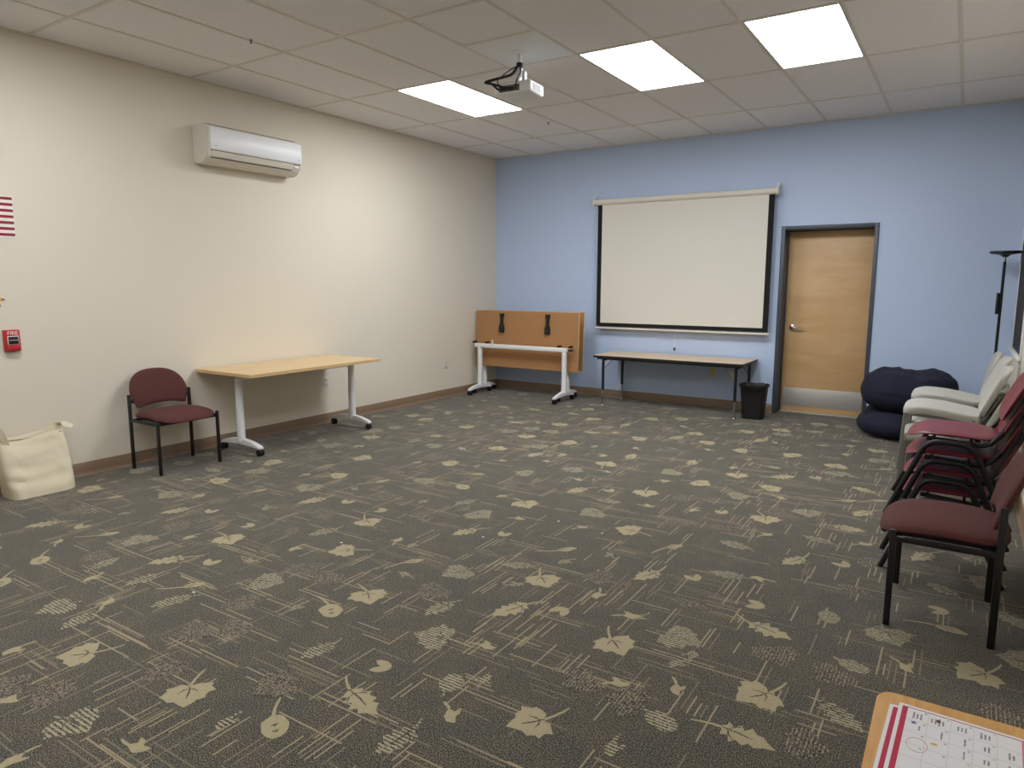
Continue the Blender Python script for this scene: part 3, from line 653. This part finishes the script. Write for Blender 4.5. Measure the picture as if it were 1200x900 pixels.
pp = thing('projector_plate', 'square white metal mounting plate set into the ceiling above the projector', 'plate', ((xs[4]+xs[5])/2, ys[3]-GS/2, H))
MB().box(-GS/2+0.006, GS/2-0.006, -GS/2+0.006, GS/2-0.006, 0.0005, 0.008, bev=0.002).obj('plate', m_white_metal, pp)
MB().lathe([(0.0, -0.014), (0.045, -0.012), (0.06, -0.004), (0.062, 0.0005), (0.0, 0.0005)], (-0.03, 0.03, 0), 24).obj('flange', m_white_metal, pp)
PX, PY = (xs[4]+xs[5])/2-0.03, ys[3]-GS/2+0.03
pj = thing('projector', 'small white projector with black cables hanging from the ceiling plate', 'projector', (PX, PY, H-0.315), math.radians(4))
MB().box(-0.15, 0.15, -0.115, 0.115, 0.0, 0.085, bev=0.018, seg=3).obj('body', m_white_metal, pj)
MB().lathe([(0.0, 0.14), (0.026, 0.14), (0.030, 0.132), (0.034, 0.112), (0.0, 0.112)], (-0.06, 0, 0.045), 20, 'Y').obj('lens', m_black_plastic, pj)
v = MB()
for k in range(6): v.box(0.1498, 0.152, -0.07+k*0.022, -0.058+k*0.022, 0.02, 0.065)
v.obj('vent', m_grid_ink, pj)
r = MB().box(-0.11, 0.06, -0.1165, -0.114, 0.015, 0.06).obj('port_panel', m_shadow_slot, pj)
for k, xk in enumerate((-0.09, -0.06, -0.03, 0.0, 0.03)):
    MB().box(xk-0.009, xk+0.009, -0.124, -0.1165, 0.025, 0.045, bev=0.002).obj('connector', m_cable if k % 2 else m_brown, r)
MB().tube([(0, 0, 0.12), (0, 0, 0.300)], 0.019, 14).tube([(0, 0, 0.14), (0, 0, 0.20)], 0.026, 14).obj('pole', m_white_metal, pj)
b = MB().box(-0.05, 0.05, -0.05, 0.05, 0.085, 0.093, bev=0.002).box(-0.014, 0.014, -0.03, 0.03, 0.09, 0.135, bev=0.004)
for sx in (-1, 1):
    for sy in (-1, 1): b.tube([(sx*0.03, sy*0.03, 0.089), (sx*0.11, sy*0.08, 0.089)], 0.007, 8)
b.obj('mount_bracket', m_white_metal, pj)
MB().box(0.05, 0.075, -0.06, -0.02, 0.09, 0.165, bev=0.005).obj('adjuster_plate', m_white_metal, pj)
def cable(pts, r): MB().tube(bend(pts, 0.05, 6), r, 8).obj('cable', m_cable, pj)
cable([(0.0, -0.022, 0.225), (-0.03, -0.05, 0.15), (-0.17, -0.19, 0.085), (-0.185, -0.20, 0.075)], 0.010)
cable([(-0.185, -0.20, 0.075), (-0.12, -0.19, 0.06), (-0.03, -0.155, 0.03), (0.0, -0.122, 0.034)], 0.008)
cable([(-0.16, -0.19, 0.085), (-0.09, -0.15, 0.02), (-0.06, -0.122, 0.035)], 0.007)
cable([(0.02, -0.02, 0.21), (0.045, -0.07, 0.15), (0.05, -0.14, 0.08), (0.03, -0.122, 0.035)], 0.005)
cable([(-0.09, -0.122, 0.04), (-0.11, -0.16, 0.09), (-0.05, -0.05, 0.19), (0.0, -0.022, 0.215)], 0.004)
MB().lathe([(0.024, 0.205), (0.025, 0.21), (0.025, 0.235), (0.024, 0.24)], (0, 0, 0), 14).obj('cable_tie', m_cable, pj)

# ------------------------------------------------------------------ flip-top tables: T legs with casters
def caster(mb, x, y, ang=0.0):
    c, s = math.cos(ang), math.sin(ang)
    for k in (-1, 1):
        o = 0.015*k
        cx, cy = x-s*o, y+c*o
        prof = [(0.0, -0.010), (0.024, -0.010), (0.030, -0.005), (0.030, 0.005), (0.024, 0.010), (0.0, 0.010)]
        rings = []
        for r, h in prof:
            ring = []
            for j in range(16):
                a = 2*PI*j/16
                u = r*math.cos(a)
                ring.append(mb.bm.verts.new((cx+c*u-s*h, cy+s*u+c*h, 0.030+r*math.sin(a))))
            rings.append(ring)
        for A, B in zip(rings, rings[1:]):
            for j in range(16): mb.bm.faces.new((A[j], A[(j+1) % 16], B[(j+1) % 16], B[j]))
    mb.lathe([(0.0, 0.028), (0.012, 0.028), (0.020, 0.05), (0.020, 0.066), (0.0, 0.066)], (x, y, 0), 12)
def t_leg(t, y, x0, x1, px, ztop, tilt=0.0):
    """foot along local x from x0 to x1, post at px, in the plane y"""
    n = 10; top, bot = [], []
    for i in range(n+1):
        u = i/n; x = x0+(x1-x0)*u
        k = 1-abs(2*u-1)**2.2
        top.append((x, 0.082+0.046*k)); bot.append((x, 0.058+0.018*k))
    MB().prism(top+bot[::-1], 'XZ', y-0.024, y+0.024, bev=0.006).obj('foot', m_white_metal, t)
    MB().tube([(px, y, 0.10), (px, y, 0.30), (px, y, ztop)], [0.038, 0.035, 0.032], 16, flat=(1.0, 0.92)).obj('post', m_white_metal, t)
    for x in (x0+0.02, x1-0.02):
        mb = MB(); caster(mb, x, y, random.uniform(-0.6, 0.6)); mb.obj('caster', m_black_plastic, t)

# open table along the cream wall (local x = depth from the wall, local y = along the wall)
t = thing('training_table', 'open pale wooden training table with white caster legs by the cream wall', 'table', (0.015, -3.96, 0))
zt = 0.733
MB().prism(rrect(0.0, 0.765, -0.765, 0.765, 0.02), 'XY', zt-0.026, zt-0.0005).obj('edge_band', m_laminate_edge, t)
MB().prism(rrect(0.003, 0.762, -0.762, 0.762, 0.02), 'XY', zt-0.0005, zt+0.0005).obj('tabletop', m_laminate, t)
t_leg(t, -0.60, 0.10, 0.64, 0.37, zt-0.07)
t_leg(t, 0.73, 0.08, 0.62, 0.37, zt-0.07)
MB().tube([(0.37, -0.60, zt-0.07), (0.37, 0.73, zt-0.07)], 0.026, 12, flat=(0.8, 1.0)).obj('cross_beam', m_white_metal, t)
for y in (-0.62, 0.70):
    MB().box(0.10, 0.62, y-0.02, y+0.02, zt-0.048, zt-0.026, bev=0.004).obj('flip_bracket', m_black_metal, t)

def folded_table(label, x, y, dl=0.0):
    """flip-top table with the top swung upright; local x along the wall, local -y toward the room"""
    t = thing('flip_top_table', label, 'table', (x, y, 0), 0, 'folded flip-top tables in the corner')
    W = 0.785
    a = math.radians(-2.5)
    R = Matrix.Translation((0.0, 0.085, 0.0)) @ Matrix.Rotation(a, 4, 'X')
    MB().box(-W, W, 0.0, 0.004, 0.37, 1.115, mtx=R).obj('underside_board', m_underside, t, False)
    MB().box(-W-0.003, W+0.003, 0.004, 0.027, 0.367, 1.118, bev=0.004, mtx=R).obj('tabletop', m_laminate, t)
    for px in (-0.64+dl, 0.655+dl):
        n = 10; top, bot = [], []
        for i in range(n+1):
            u = i/n; yy = -0.26+0.50*u; k = 1-abs(2*u-1)**2.2
            top.append((yy, 0.082+0.046*k)); bot.append((yy, 0.058+0.018*k))
        MB().prism(top+bot[::-1], 'YZ', px-0.024, px+0.024, bev=0.006).obj('foot', m_white_metal, t)
        MB().tube([(px, 0, 0.10), (px, 0, 0.30), (px, 0, 0.64)], [0.038, 0.036, 0.034], 16, flat=(0.92, 1.0)).obj('post', m_white_metal, t)
        for yy in (-0.24, 0.22):
            mb = MB(); caster(mb, px, yy, PI/2+random.uniform(-0.5, 0.5)); mb.obj('caster', m_black_plastic, t)
    MB().box(-0.715, 0.70, -0.03, 0.03, 0.625, 0.68, bev=0.012, seg=3).obj('cross_beam', m_white_metal, t)
    MB().box(0.70, 0.75, 0.0, 0.06, 0.64, 0.66, bev=0.008).obj('release_lever', m_black_plastic, t)
    for lx in (-0.36, 0.345):
        poly = [(-0.032, 0.83), (0.032, 0.83), (0.036, 0.86), (0.032, 0.92), (0.017, 0.94), (0.015, 1.02), (0.028, 1.055), (0.028, 1.085), (-0.028, 1.085), (-0.028, 1.055), (-0.015, 1.02), (-0.017, 0.94), (-0.032, 0.92), (-0.036, 0.86)]
        mb = MB(); mb.prism([(lx+u, w) for u, w in poly], 'XZ', -0.04, 0.0, bev=0.003)
        bmesh.ops.transform(mb.bm, matrix=R, verts=list(mb.bm.verts))
        mb.obj('latch', m_black_plastic, t)
    for kx in (-0.755, -0.55, 0.56, 0.72):
        MB().box(kx-0.012, kx+0.012, 0.0, 0.085, 0.68, 0.705, bev=0.005).obj('pivot_bracket', m_black_metal, t)
    MB().box(-0.425, -0.405, -0.034, -0.032, 0.625, 0.74).obj('paper_tag', m_print_white, t, False)
    return t
f1 = folded_table('folded flip-top table with brown underside upright, in front of its nested twin', 0.825, -0.665)
f2 = folded_table('folded flip-top table nested behind the other against the blue wall', 0.800, -0.485, -0.03)

# ------------------------------------------------------------------ low folding table under the screen
t = thing('folding_table', 'low tan table with black edge and legs under the screen', 'table', (2.785, -0.365, 0))
zt = 0.62; X2, Y2 = 0.90, 0.335
MB().prism(rrect(-X2, X2, -Y2, Y2, 0.03), 'XY', zt-0.028, zt-0.002, bev=0.003).obj('edge_band', m_black_plastic, t)
MB().prism(rrect(-X2+0.004, X2-0.004, -Y2+0.004, Y2-0.004, 0.028), 'XY', zt-0.002, zt).obj('tabletop', m_back_top, t)
for sx in (-1, 1):
    for sy in (-1, 1):
        lx, ly = sx*0.795+0.02, sy*0.285
        l = MB().tube([(lx, ly, 0.20), (lx, ly, zt-0.03)], 0.0165, 12).obj('leg', m_black_metal, t)
        MB().tube([(lx, ly, 0.012), (lx, ly, 0.21)], 0.0125, 12).obj('leg_insert', m_chrome, l)
        MB().lathe([(0.0, 0.0), (0.018, 0.0), (0.018, 0.010), (0.0125, 0.02), (0.0, 0.02)], (lx, ly, 0), 12).obj('glide', m_chrome, l)
        MB().tube([(lx, ly, 0.44), (lx-sx*0.13, ly, zt-0.03)], 0.006, 8).obj('brace', m_grey_metal, t)
    MB().tube([(sx*0.795+0.02, -0.285, zt-0.06), (sx*0.795+0.02, 0.285, zt-0.06)], 0.011, 10).obj('leg_rail', m_black_metal, t)
MB().box(-X2+0.05, X2-0.05, -Y2+0.03, -Y2+0.05, zt-0.05, zt-0.028).box(-X2+0.05, X2-0.05, Y2-0.05, Y2-0.03, zt-0.05, zt-0.028).obj('apron', m_black_metal, t)

# waste basket
wbk = thing('waste_basket', 'black plastic waste basket between the low table and the door', 'waste basket', (3.755, -0.45, 0))
bm = MB()
rings = []
for z, a, b in ((0.0, 0.105, 0.085), (0.004, 0.112, 0.09), (0.20, 0.125, 0.10), (0.355, 0.137, 0.11), (0.365, 0.146, 0.118), (0.378, 0.147, 0.119), (0.378, 0.138, 0.110), (0.355, 0.131, 0.104), (0.02, 0.108, 0.085)):
    rings.append([bm.bm.verts.new((x, y, z)) for x, y in superell(a, b, 5, 40)])
for A, B in zip(rings, rings[1:]):
    for j in range(40): bm.bm.faces.new((A[j], A[(j+1) % 40], B[(j+1) % 40], B[j]))
bm.bm.faces.new(rings[0][::-1]); bm.bm.faces.new(rings[-1])
bm.obj('bin', m_black_plastic, wbk)
lb = MB(); rings = []
for q, (z, a, b) in enumerate(((0.33, 0.127, 0.100), (0.372, 0.134, 0.106), (0.384, 0.143, 0.115), (0.378, 0.1495, 0.1215), (0.352, 0.1475, 0.1195))):
    rings.append([lb.bm.verts.new((x, y, z + (0.006*math.sin(7*j*0.31+1) if q in (2, 4) else 0))) for j, (x, y) in enumerate(superell(a, b, 5, 40))])
for A, B in zip(rings, rings[1:]):
    for j in range(40): lb.bm.faces.new((A[j], A[(j+1) % 40], B[(j+1) % 40], B[j]))
lb.obj('bin_liner', m_cable, wbk)

# ------------------------------------------------------------------ bean bag cushions
def cushion(label, x, y, z, a, b, hh, seed, sag):
    t = thing('floor_cushion', label, 'cushion', (x, y, z))
    def f(u, v, h):
        n = noise.noise(Vector((u*4+seed, v*4, h*5)))*0.036 + noise.noise(Vector((u*12+seed, v*9, h*12)))*0.022 + noise.noise(Vector((u*7+seed, v*26, h*24)))*0.010
        d = math.hypot(u/a, v/b)
        zz = hh + h + (n if h > 0 else n*0.2) - (sag*max(0, 1-((u-0.05)/(0.35*a))**2) if h > 0.05 else 0)
        return Vector((u*(1+n*0.9), v*(1+n*0.9), max(zz, 0.0)))
    MB().pillow(superell(a, b, 2.3, 64), hh, hh, f, 20, p=4.6, q=2.2).obj('cover', m_navy, t)
    n = 64; pts = []
    for j in range(n+1):
        u, v = superell(a, b, 2.3, n)[j % n]; p = f(u, v, 0.0); pts.append((p.x*1.003, p.y*1.003, p.z))
    MB().tube(pts, 0.003, 6, cap=False).obj('seam', m_navy, t)
    return t
cushion('navy blue floor cushion on the carpet, bottom of the pair by the door', 5.235, -0.56, 0.0, 0.43, 0.43, 0.132, 3.0, 0.0)
cushion('navy blue floor cushion lying on top of the other by the door', 5.235, -0.53, 0.258, 0.415, 0.42, 0.20, 8.0, 0.03)

# ------------------------------------------------------------------ floor lamp
t = thing('floor_lamp', 'black torchiere floor lamp with flat disc head behind the grey chairs', 'lamp', (5.918, -0.3, 0))
MB().lathe([(0.0, 0.0), (0.115, 0.0), (0.118, 0.008), (0.11, 0.018), (0.02, 0.026), (0.0, 0.026)], (0, 0, 0), 32).obj('base', m_black_metal, t)
MB().tube([(0, 0, 0.02), (0, 0, 1.69)], 0.0125, 12).obj('pole', m_black_metal, t)
MB().tube([(0, 0, 1.685), (0, 0, 1.735)], 0.010, 12).obj('neck', m_chrome, t)
MB().lathe([(0.0, 1.728), (0.018, 1.728), (0.045, 1.75), (0.118, 1.762), (0.127, 1.772), (0.124, 1.785), (0.0, 1.785)], (0, 0, 0), 36).obj('disc_head', m_black_metal, t)
MB().box(-0.038, -0.012, -0.02, 0.02, 1.20, 1.40, bev=0.006).obj('switch_box', m_black_plastic, t)
# ------------------------------------------------------------------ chairs
def fabric_chair(label, loc, rz):
    """stacking side chair, maroon cushions, black frame; faces local +x"""
    t = thing('side_chair', label, 'chair', loc, rz, 'maroon upholstered side chairs')
    W = 0.255; XF, XB = 0.19, -0.19
    def seat_f(u, v, h):
        front = max(0.0, u-0.12)
        return Vector((u, v, 0.432 + h - 1.1*front*front - 0.10*v*v + 0.012*math.cos(u*8)))
    MB().pillow(superell(0.245, 0.247, 4.2, 56, (0.012, 0)), 0.036, 0.028, seat_f, 8, p=5, q=2).obj('seat', m_maroon, t)
    MB().box(-0.19, 0.20, -0.2, 0.2, 0.395, 0.41, bev=0.004).obj('seat_pan', m_black_plastic, t)
    def out():
        o = []
        for i in range(25):
            a = PI*i/24; o.append((0.243*math.copysign(abs(math.cos(a))**0.80, math.cos(a)), 0.59 + 0.195*math.sin(a)**0.85))
        for i in range(1, 16):
            u = -0.243 + 0.486*i/16; k = u/0.243
            o.append((u*0.985, 0.492 - 0.030*abs(k)**3*(1-abs(k)**8) + 0.018*(1-k*k) + 0.02*abs(k)**10))
        return o
    def back_f(u, w, h):
        lean = -0.160 - (w-0.46)*0.36 - 0.06*max(0, 0.62-w)**1.0
        return Vector((lean + 0.30*u*u + h, u, w))
    MB().pillow(out(), 0.022, 0.024, back_f, 8, p=6, q=2).obj('backrest', m_maroon, t)
    for s in (-1, 1):
        MB().box(XF-0.013, XF+0.013, s*W-0.010, s*W+0.010, 0.0, 0.435, bev=0.004).obj('leg', m_black_metal, t)
        MB().box(XB-0.014, XB+0.014, s*W-0.010, s*W+0.010, 0.0, 0.60, bev=0.004).obj('leg', m_black_metal, t)
        MB().box(XB, XF, s*W-0.009, s*W+0.009, 0.385, 0.41, bev=0.003).obj('side_rail', m_black_metal, t)
        MB().box(XB-0.006, XB+0.012, min(s*W, s*0.215), max(s*W, s*0.215), 0.53, 0.565, bev=0.003).obj('back_bracket', m_black_metal, t)
    MB().box(XF-0.02, XF, -W, W, 0.385, 0.405, bev=0.003).obj('front_rail', m_black_metal, t)
    MB().box(XB, XB+0.02, -W, W, 0.385, 0.405, bev=0.003).obj('rear_rail', m_black_metal, t)
    return t
ch = fabric_chair('maroon fabric side chair with black legs beside the pale wooden table', (0.325, -5.125, 0), 0)
dup(ch, (5.65, -4.73, 0), PI, 'maroon fabric side chair with black legs in front of the stacked chairs')

def plastic_chair(label, loc, rz):
    """maroon shell stacking chair on a bent black tube frame; faces local +x"""
    t = thing('stacking_chair', label, 'chair', loc, rz, 'stack of maroon plastic chairs')
    def seat_f(u, v, h):
        z = 0.437 + h - 0.03*max(0, (u-0.12)/0.09)**2 - 0.10*v*v*0 + 0.05*abs(v)**2 - 0.035*max(0, -u-0.02)*2 + 0.0
        return Vector((u, v, z))
    MB().pillow(superell(0.205, 0.215, 3.4, 48, (0.02, 0)), 0.010, 0.012, seat_f, 6, p=10, q=2).obj('seat', m_red_plastic, t)
    def back_f(u, w, h):
        return Vector((-0.185 - (w-0.52)*0.45 + 0.5*u*u + h, u, w))
    MB().pillow(superell(0.22, 0.14, 2.6, 44, (0, 0.645)), 0.008, 0.010, back_f, 6, p=10, q=2).obj('backrest', m_red_plastic, t)
    for s in (-1, 1):
        y = s*0.235
        MB().tube(bend([(0.285, y, 0.0), (0.125, y, 0.405), (-0.07, y, 0.400), (-0.245, y, 0.0)], 0.06, 6), 0.0135, 10).obj('side_frame', m_black_metal, t)
        yi = s*0.19
        MB().tube(bend([(0.13, yi, 0.412), (-0.13, yi, 0.392), (-0.20, yi, 0.50), (-0.275, yi, 0.68)], 0.05, 6), 0.011, 10).obj('back_upright', m_black_metal, t)
        MB().tube([(0.285, y, 0.0), (0.279, y, 0.016)], 0.0135, 10).tube([(-0.245, y, 0.0), (-0.239, y, 0.016)], 0.0135, 10).obj('foot_cap', m_black_plastic, t)
    for x in (0.10, -0.06):
        MB().tube([(x, -0.235, 0.405), (x, 0.235, 0.405)], 0.008, 8).obj('cross_rail', m_black_metal, t)
    return t
places = ['bottom of the maroon plastic chair stack', 'second from the bottom of the maroon plastic stack', 'second from the top of the maroon plastic stack', 'top of the maroon plastic chair stack']
RC = (5.655, -4.05)
pc = plastic_chair('maroon plastic chair with black tube frame, ' + places[0], (RC[0], RC[1], 0), PI)
for k in range(1, 4):
    dup(pc, (RC[0]+0.002*k, RC[1], 0.099*k), PI, 'maroon plastic chair with black tube frame, ' + places[k])

def grey_chair(label, loc, rz, tall=0.0, lean=0.40):
    """light grey moulded chair on slim grey legs; faces local +x"""
    t = thing('moulded_chair', label, 'chair', loc, rz, 'light grey plastic chairs along the right wall')
    def seat_f(u, v, h):
        z = 0.445 + h - 0.16*max(0.0, 0.06-u) - 0.9*max(0, u-0.16)**1.6
        return Vector((u, v, z))
    MB().slab(superell(0.235, 0.225, 5.5, 64, (0.02, 0)), 0.018, 0.034, seat_f).obj('seat', m_grey_plastic, t)
    bh = 0.165+tall/2
    def back_f(u, w, h):
        return Vector((-0.205 - (w-0.40)*lean + 0.5*u*u + h, u, w))
    MB().slab(superell(0.22, bh, 5.5, 64, (0, 0.415+bh)), 0.012, 0.022, back_f).obj('backrest', m_grey_plastic, t)
    for s in (-1, 1):
        y = s*0.205
        MB().tube([(0.255, y, 0.0), (0.235, y, 0.41)], 0.011, 10).obj('leg', m_grey_metal, t)
        MB().tube([(-0.27, y, 0.0), (-0.16, y, 0.40)], 0.011, 10).obj('leg', m_grey_metal, t)
        MB().tube([(0.235, y, 0.405), (-0.16, y, 0.385)], 0.010, 10).obj('side_rail', m_grey_metal, t)
        MB().tube(bend([(-0.10, s*0.16, 0.39), (-0.215, s*0.16, 0.385), (-0.30, s*0.16, 0.56)], 0.04, 5), 0.010, 10).obj('back_upright', m_grey_metal, t)
    return t
gc = grey_chair('light grey plastic chair on the carpet under another, next to the maroon stack', (5.585, -2.60, 0), PI)
dup(gc, (5.585, -2.60, 0.185), PI, 'light grey plastic chair stacked on top, next to the maroon stack')
dup(gc, (5.60, -2.05, 0.0), PI, 'light grey plastic chair on the carpet, in the middle grey stack')
dup(gc, (5.60, -2.05, 0.205), PI, 'light grey plastic chair on top of the middle grey stack')
grey_chair('tall-backed light grey plastic chair nearest the floor lamp', (5.60, -1.48, 0.0), PI, 0.19, 0.19)

# ------------------------------------------------------------------ canvas tote bag
t = thing('tote_bag', 'natural canvas tote bag slumped against the cream wall', 'bag', (0.0, -6.085, 0))
bg = MB(); n = 72; rings = []
NL = 22
for i in range(NL+1):
    u = i/NL; z = 0.40*u
    a = 0.115 - 0.062*u**1.6          # half depth (x)
    b = 0.205 + 0.012*math.sin(u*3)    # half width (y)
    cx = 0.185 - 0.09*u
    ring = []
    for j, (x, y) in enumerate(superell(a, b, 5, n)):
        w = noise.noise(Vector((x*7, y*9, z*10)))*0.022 + noise.noise(Vector((x*4+5, y*5, z*30)))*0.012 + noise.noise(Vector((x*4+2, y*26+z*14, z*9)))*0.008
        sl = 0.016*math.exp(-((z-0.05)/0.025)**2) - 0.012*math.exp(-((z-0.095-0.12*abs(y))/0.012)**2)
        k = 1 + (w+sl)/max(a, 0.05)*0.6
        zz = max(0.0, z + (0.018*(abs(y)/b)**2*u) + 0.010*math.sin(y*14)*u)
        ring.append(bg.bm.verts.new((max(0.012, cx + x*k), y*(1+w*0.8), zz)))
    rings.append(ring)
for A, B in zip(rings, rings[1:]):
    for j in range(n): bg.bm.faces.new((A[j], A[(j+1) % n], B[(j+1) % n], B[j]))
bg.bm.faces.new(rings[0][::-1])
top_in = [bg.bm.verts.new((0.095+(v.co.x-0.095)*0.80, v.co.y*0.97, v.co.z-0.02)) for v in rings[-1]]
for j in range(n): bg.bm.faces.new((rings[-1][j], rings[-1][(j+1) % n], top_in[(j+1) % n], top_in[j]))
low = [bg.bm.verts.new((v.co.x, v.co.y*0.96, v.co.z-0.10)) for v in top_in]
for j in range(n): bg.bm.faces.new((top_in[j], top_in[(j+1) % n], low[(j+1) % n], low[j]))
bg.bm.faces.new(low)
bg.obj('body', m_canvas, t)
def strap(pts, w=0.03, th=0.003):
    mb = MB(); pts = bend(pts, 0.05, 6); L = []
    for i, p in enumerate(pts):
        a = pts[max(0, i-1)]; b = pts[min(len(pts)-1, i+1)]; d = (b-a).normalized()
        side = Vector((0.25, 0.9, 0.0)); side = (side - d*side.dot(d)).normalized(); nn = d.cross(side)
        L.append([mb.bm.verts.new(p+side*w/2*s1+nn*th*s2) for s1, s2 in ((-1, -1), (1, -1), (1, 1), (-1, 1))])
    for A, B in zip(L, L[1:]):
        for j in range(4): mb.bm.faces.new((A[j], A[(j+1) % 4], B[(j+1) % 4], B[j]))
    mb.bm.faces.new(L[0]); mb.bm.faces.new(L[-1][::-1])
    mb.obj('strap', m_canvas, t)
strap([(0.155, -0.165, 0.36), (0.16, -0.19, 0.46), (0.14, -0.235, 0.53), (0.10, -0.27, 0.47), (0.10, -0.245, 0.36)], 0.035)
strap([(0.10, 0.12, 0.40), (0.10, 0.16, 0.445), (0.12, 0.215, 0.455), (0.14, 0.245, 0.435), (0.16, 0.262, 0.425)], 0.04)
MB().tube([(0.147, -0.19, 0.405), (0.149, -0.09, 0.395), (0.150, 0.0, 0.392), (0.149, 0.10, 0.398), (0.147, 0.19, 0.408)], 0.004, 6).obj('hem', m_canvas, t)

# ------------------------------------------------------------------ foreground table with calendar sheets
zt = 0.735
t = thing('side_table', 'golden oak topped table with rounded corners holding the calendar pages', 'table', (5.785, -7.52, 0))
MB().prism(rrect(-0.222, 0.228, -0.61, 0.61, 0.028, 6), 'XY', zt-0.028, zt, bev=0.004).obj('tabletop', m_oak, t)
for sx in (-1, 1):
    for sy in (-1, 1): MB().tube([(sx*0.19, sy*0.55, 0.0), (sx*0.19, sy*0.55, zt-0.028)], 0.016, 12).obj('leg', m_black_metal, t)
MB().box(-0.17, 0.17, -0.53, 0.53, zt-0.075, zt-0.028).obj('apron', m_black_metal, t)

def calendar(label, x, y, z, rz, full):
    """landscape page: its top edge is local +x, the week runs toward local -y; origin at the +y,-x corner"""
    t = thing('calendar_page', label, 'paper', (x, y, z), rz, 'printed calendar pages on the oak table')
    Wp, Lp = 0.216, 0.279
    MB().box(0, Wp, -Lp, 0, 0.0, 0.0006).obj('sheet', m_paper, t, False)
    z1, z2 = 0.0006, 0.0008
    MB().box(0.006, 0.0145, -Lp+0.006, -0.007, z1, z2).obj('bottom_band', m_crimson, t, False)
    MB().box(0.0145, Wp-0.006, -0.0085, -0.0065, z1, z2).obj('border_line', m_crimson, t, False)
    h = MB().box(0.178, 0.192, -Lp+0.008, -0.0085, z1, z2).obj('weekday_band', m_pink, t, False)
    MB().box(0.192, 0.210, -Lp+0.008, -0.0085, z1, z2).obj('title_band', m_crimson, t, False)
    if not full: return t
    g = MB(); x0, x1 = 0.0145, 0.178; n = 5
    cw = (x1-x0)/n; dh = (Lp-0.017)/7
    for k in range(1, n): g.box(x0+k*cw-0.0002, x0+k*cw+0.0002, -Lp+0.008, -0.0085, z1, z1+0.0001)
    for k in range(1, 7): g.box(x0, x1, -0.0085-k*dh-0.0002, -0.0085-k*dh+0.0002, z1, z1+0.0001)
    g.obj('grid_lines', m_grid_ink, t, False)
    # rotated print: local text up = +x, reading toward -y
    TT = Matrix(((0, 1, 0, 0), (-1, 0, 0, 0), (0, 0, 1, 0), (0, 0, 0, 1)))
    def txt(body, size, xx, yy, m=m_text_ink, name='print'):
        return text_mesh(body, size, m, t, name, Matrix.Translation((xx, yy, z1+0.0001)) @ TT, 0.00005)
    # entries too small to read in the photograph: short ragged strokes of ink, one row per printed line
    rows = {(0, 1): 2, (0, 2): 2, (1, 1): 2, (1, 0): 3, (3, 0): 4, (2, 0): 3, (2, 1): 1, (3, 1): 1, (2, 2): 1, (4, 0): 3, (1, 2): 2, (0, 3): 2, (1, 3): 2, (4, 1): 1}
    for w in range(n):
        for d in range(4):
            cx1 = x1-w*cw; cy1 = -0.0085-d*dh
            if w or d: txt(str(w*7+d), 0.0052, cx1-0.005, cy1-0.006, name='day_number')
            if (w, d) not in rows: continue
            e = MB()
            for k in range(rows[(w, d)]):
                xk = cx1-0.011-k*0.0055; half = random.uniform(0.006, 0.012); yk = cy1-0.021-half
                while yk < cy1-0.021+half:
                    s = random.uniform(0.0006, 0.0013); hh = random.uniform(0.0010, 0.0017)
                    e.box(xk-hh, xk+hh*0.9, yk, yk+s, z1, z1+0.0001); yk += s+random.uniform(0.0004, 0.0010)
            e.obj('entry', m_text_ink, t, False)
    st = [(0.027+0.006*math.cos(a*PI/5+0.4)*(1 if a % 2 == 0 else 0.4), -0.053+0.006*math.sin(a*PI/5+0.4)*(1 if a % 2 == 0 else 0.4)) for a in range(10)]
    MB().prism(st, 'XY', z1, z1+0.0002).obj('star_print', m_blue_ink, t, False)
    MB().prism(superell(0.005, 0.0035, 2, 12, (0.060, -0.100)), 'XY', z1, z1+0.0002).obj('picture_print', m_yellow, t, False)
    MB().prism(superell(0.0035, 0.005, 2, 12, (0.062, -0.026)), 'XY', z1, z1+0.0002).obj('picture_print', m_brown, t, False)
    rg = [(0.037+0.015*math.cos(a*PI/16), -0.118+0.020*math.sin(a*PI/16), z1+0.0002) for a in range(33)]
    MB().tube(rg, 0.0003, 4, cap=False).obj('oval_outline', m_crimson, t, False)
    return t
calendar('white calendar page with crimson band, mostly covered by the other page', 5.586, -6.957, zt+0.0005, math.radians(-2), False)
calendar('white printed calendar page with crimson border lying on top on the oak table', 5.600, -6.945, zt+0.0016, math.radians(-2), True)

# bits of white paper dropped on the carpet
crumb = MB().prism([(0, 0), (0.014, 0.003), (0.012, 0.012), (0.002, 0.010)], 'XY', 0, 0.004, bev=0.001).mesh('paper_scrap', m_print_white)
SCRAPS = ((2.62, -6.47), (2.73, -5.62), (3.36, -5.10), (3.60, -4.62), (3.92, -4.66), (3.37, -3.66), (4.86, -3.55))
for x, y in SCRAPS:
    o = link('paper_scrap', crumb); o.location = (x, y, 0.0015)
    tag(o, 'tiny scrap of white paper on the leaf patterned carpet', 'paper scrap', 'white scraps on the carpet')
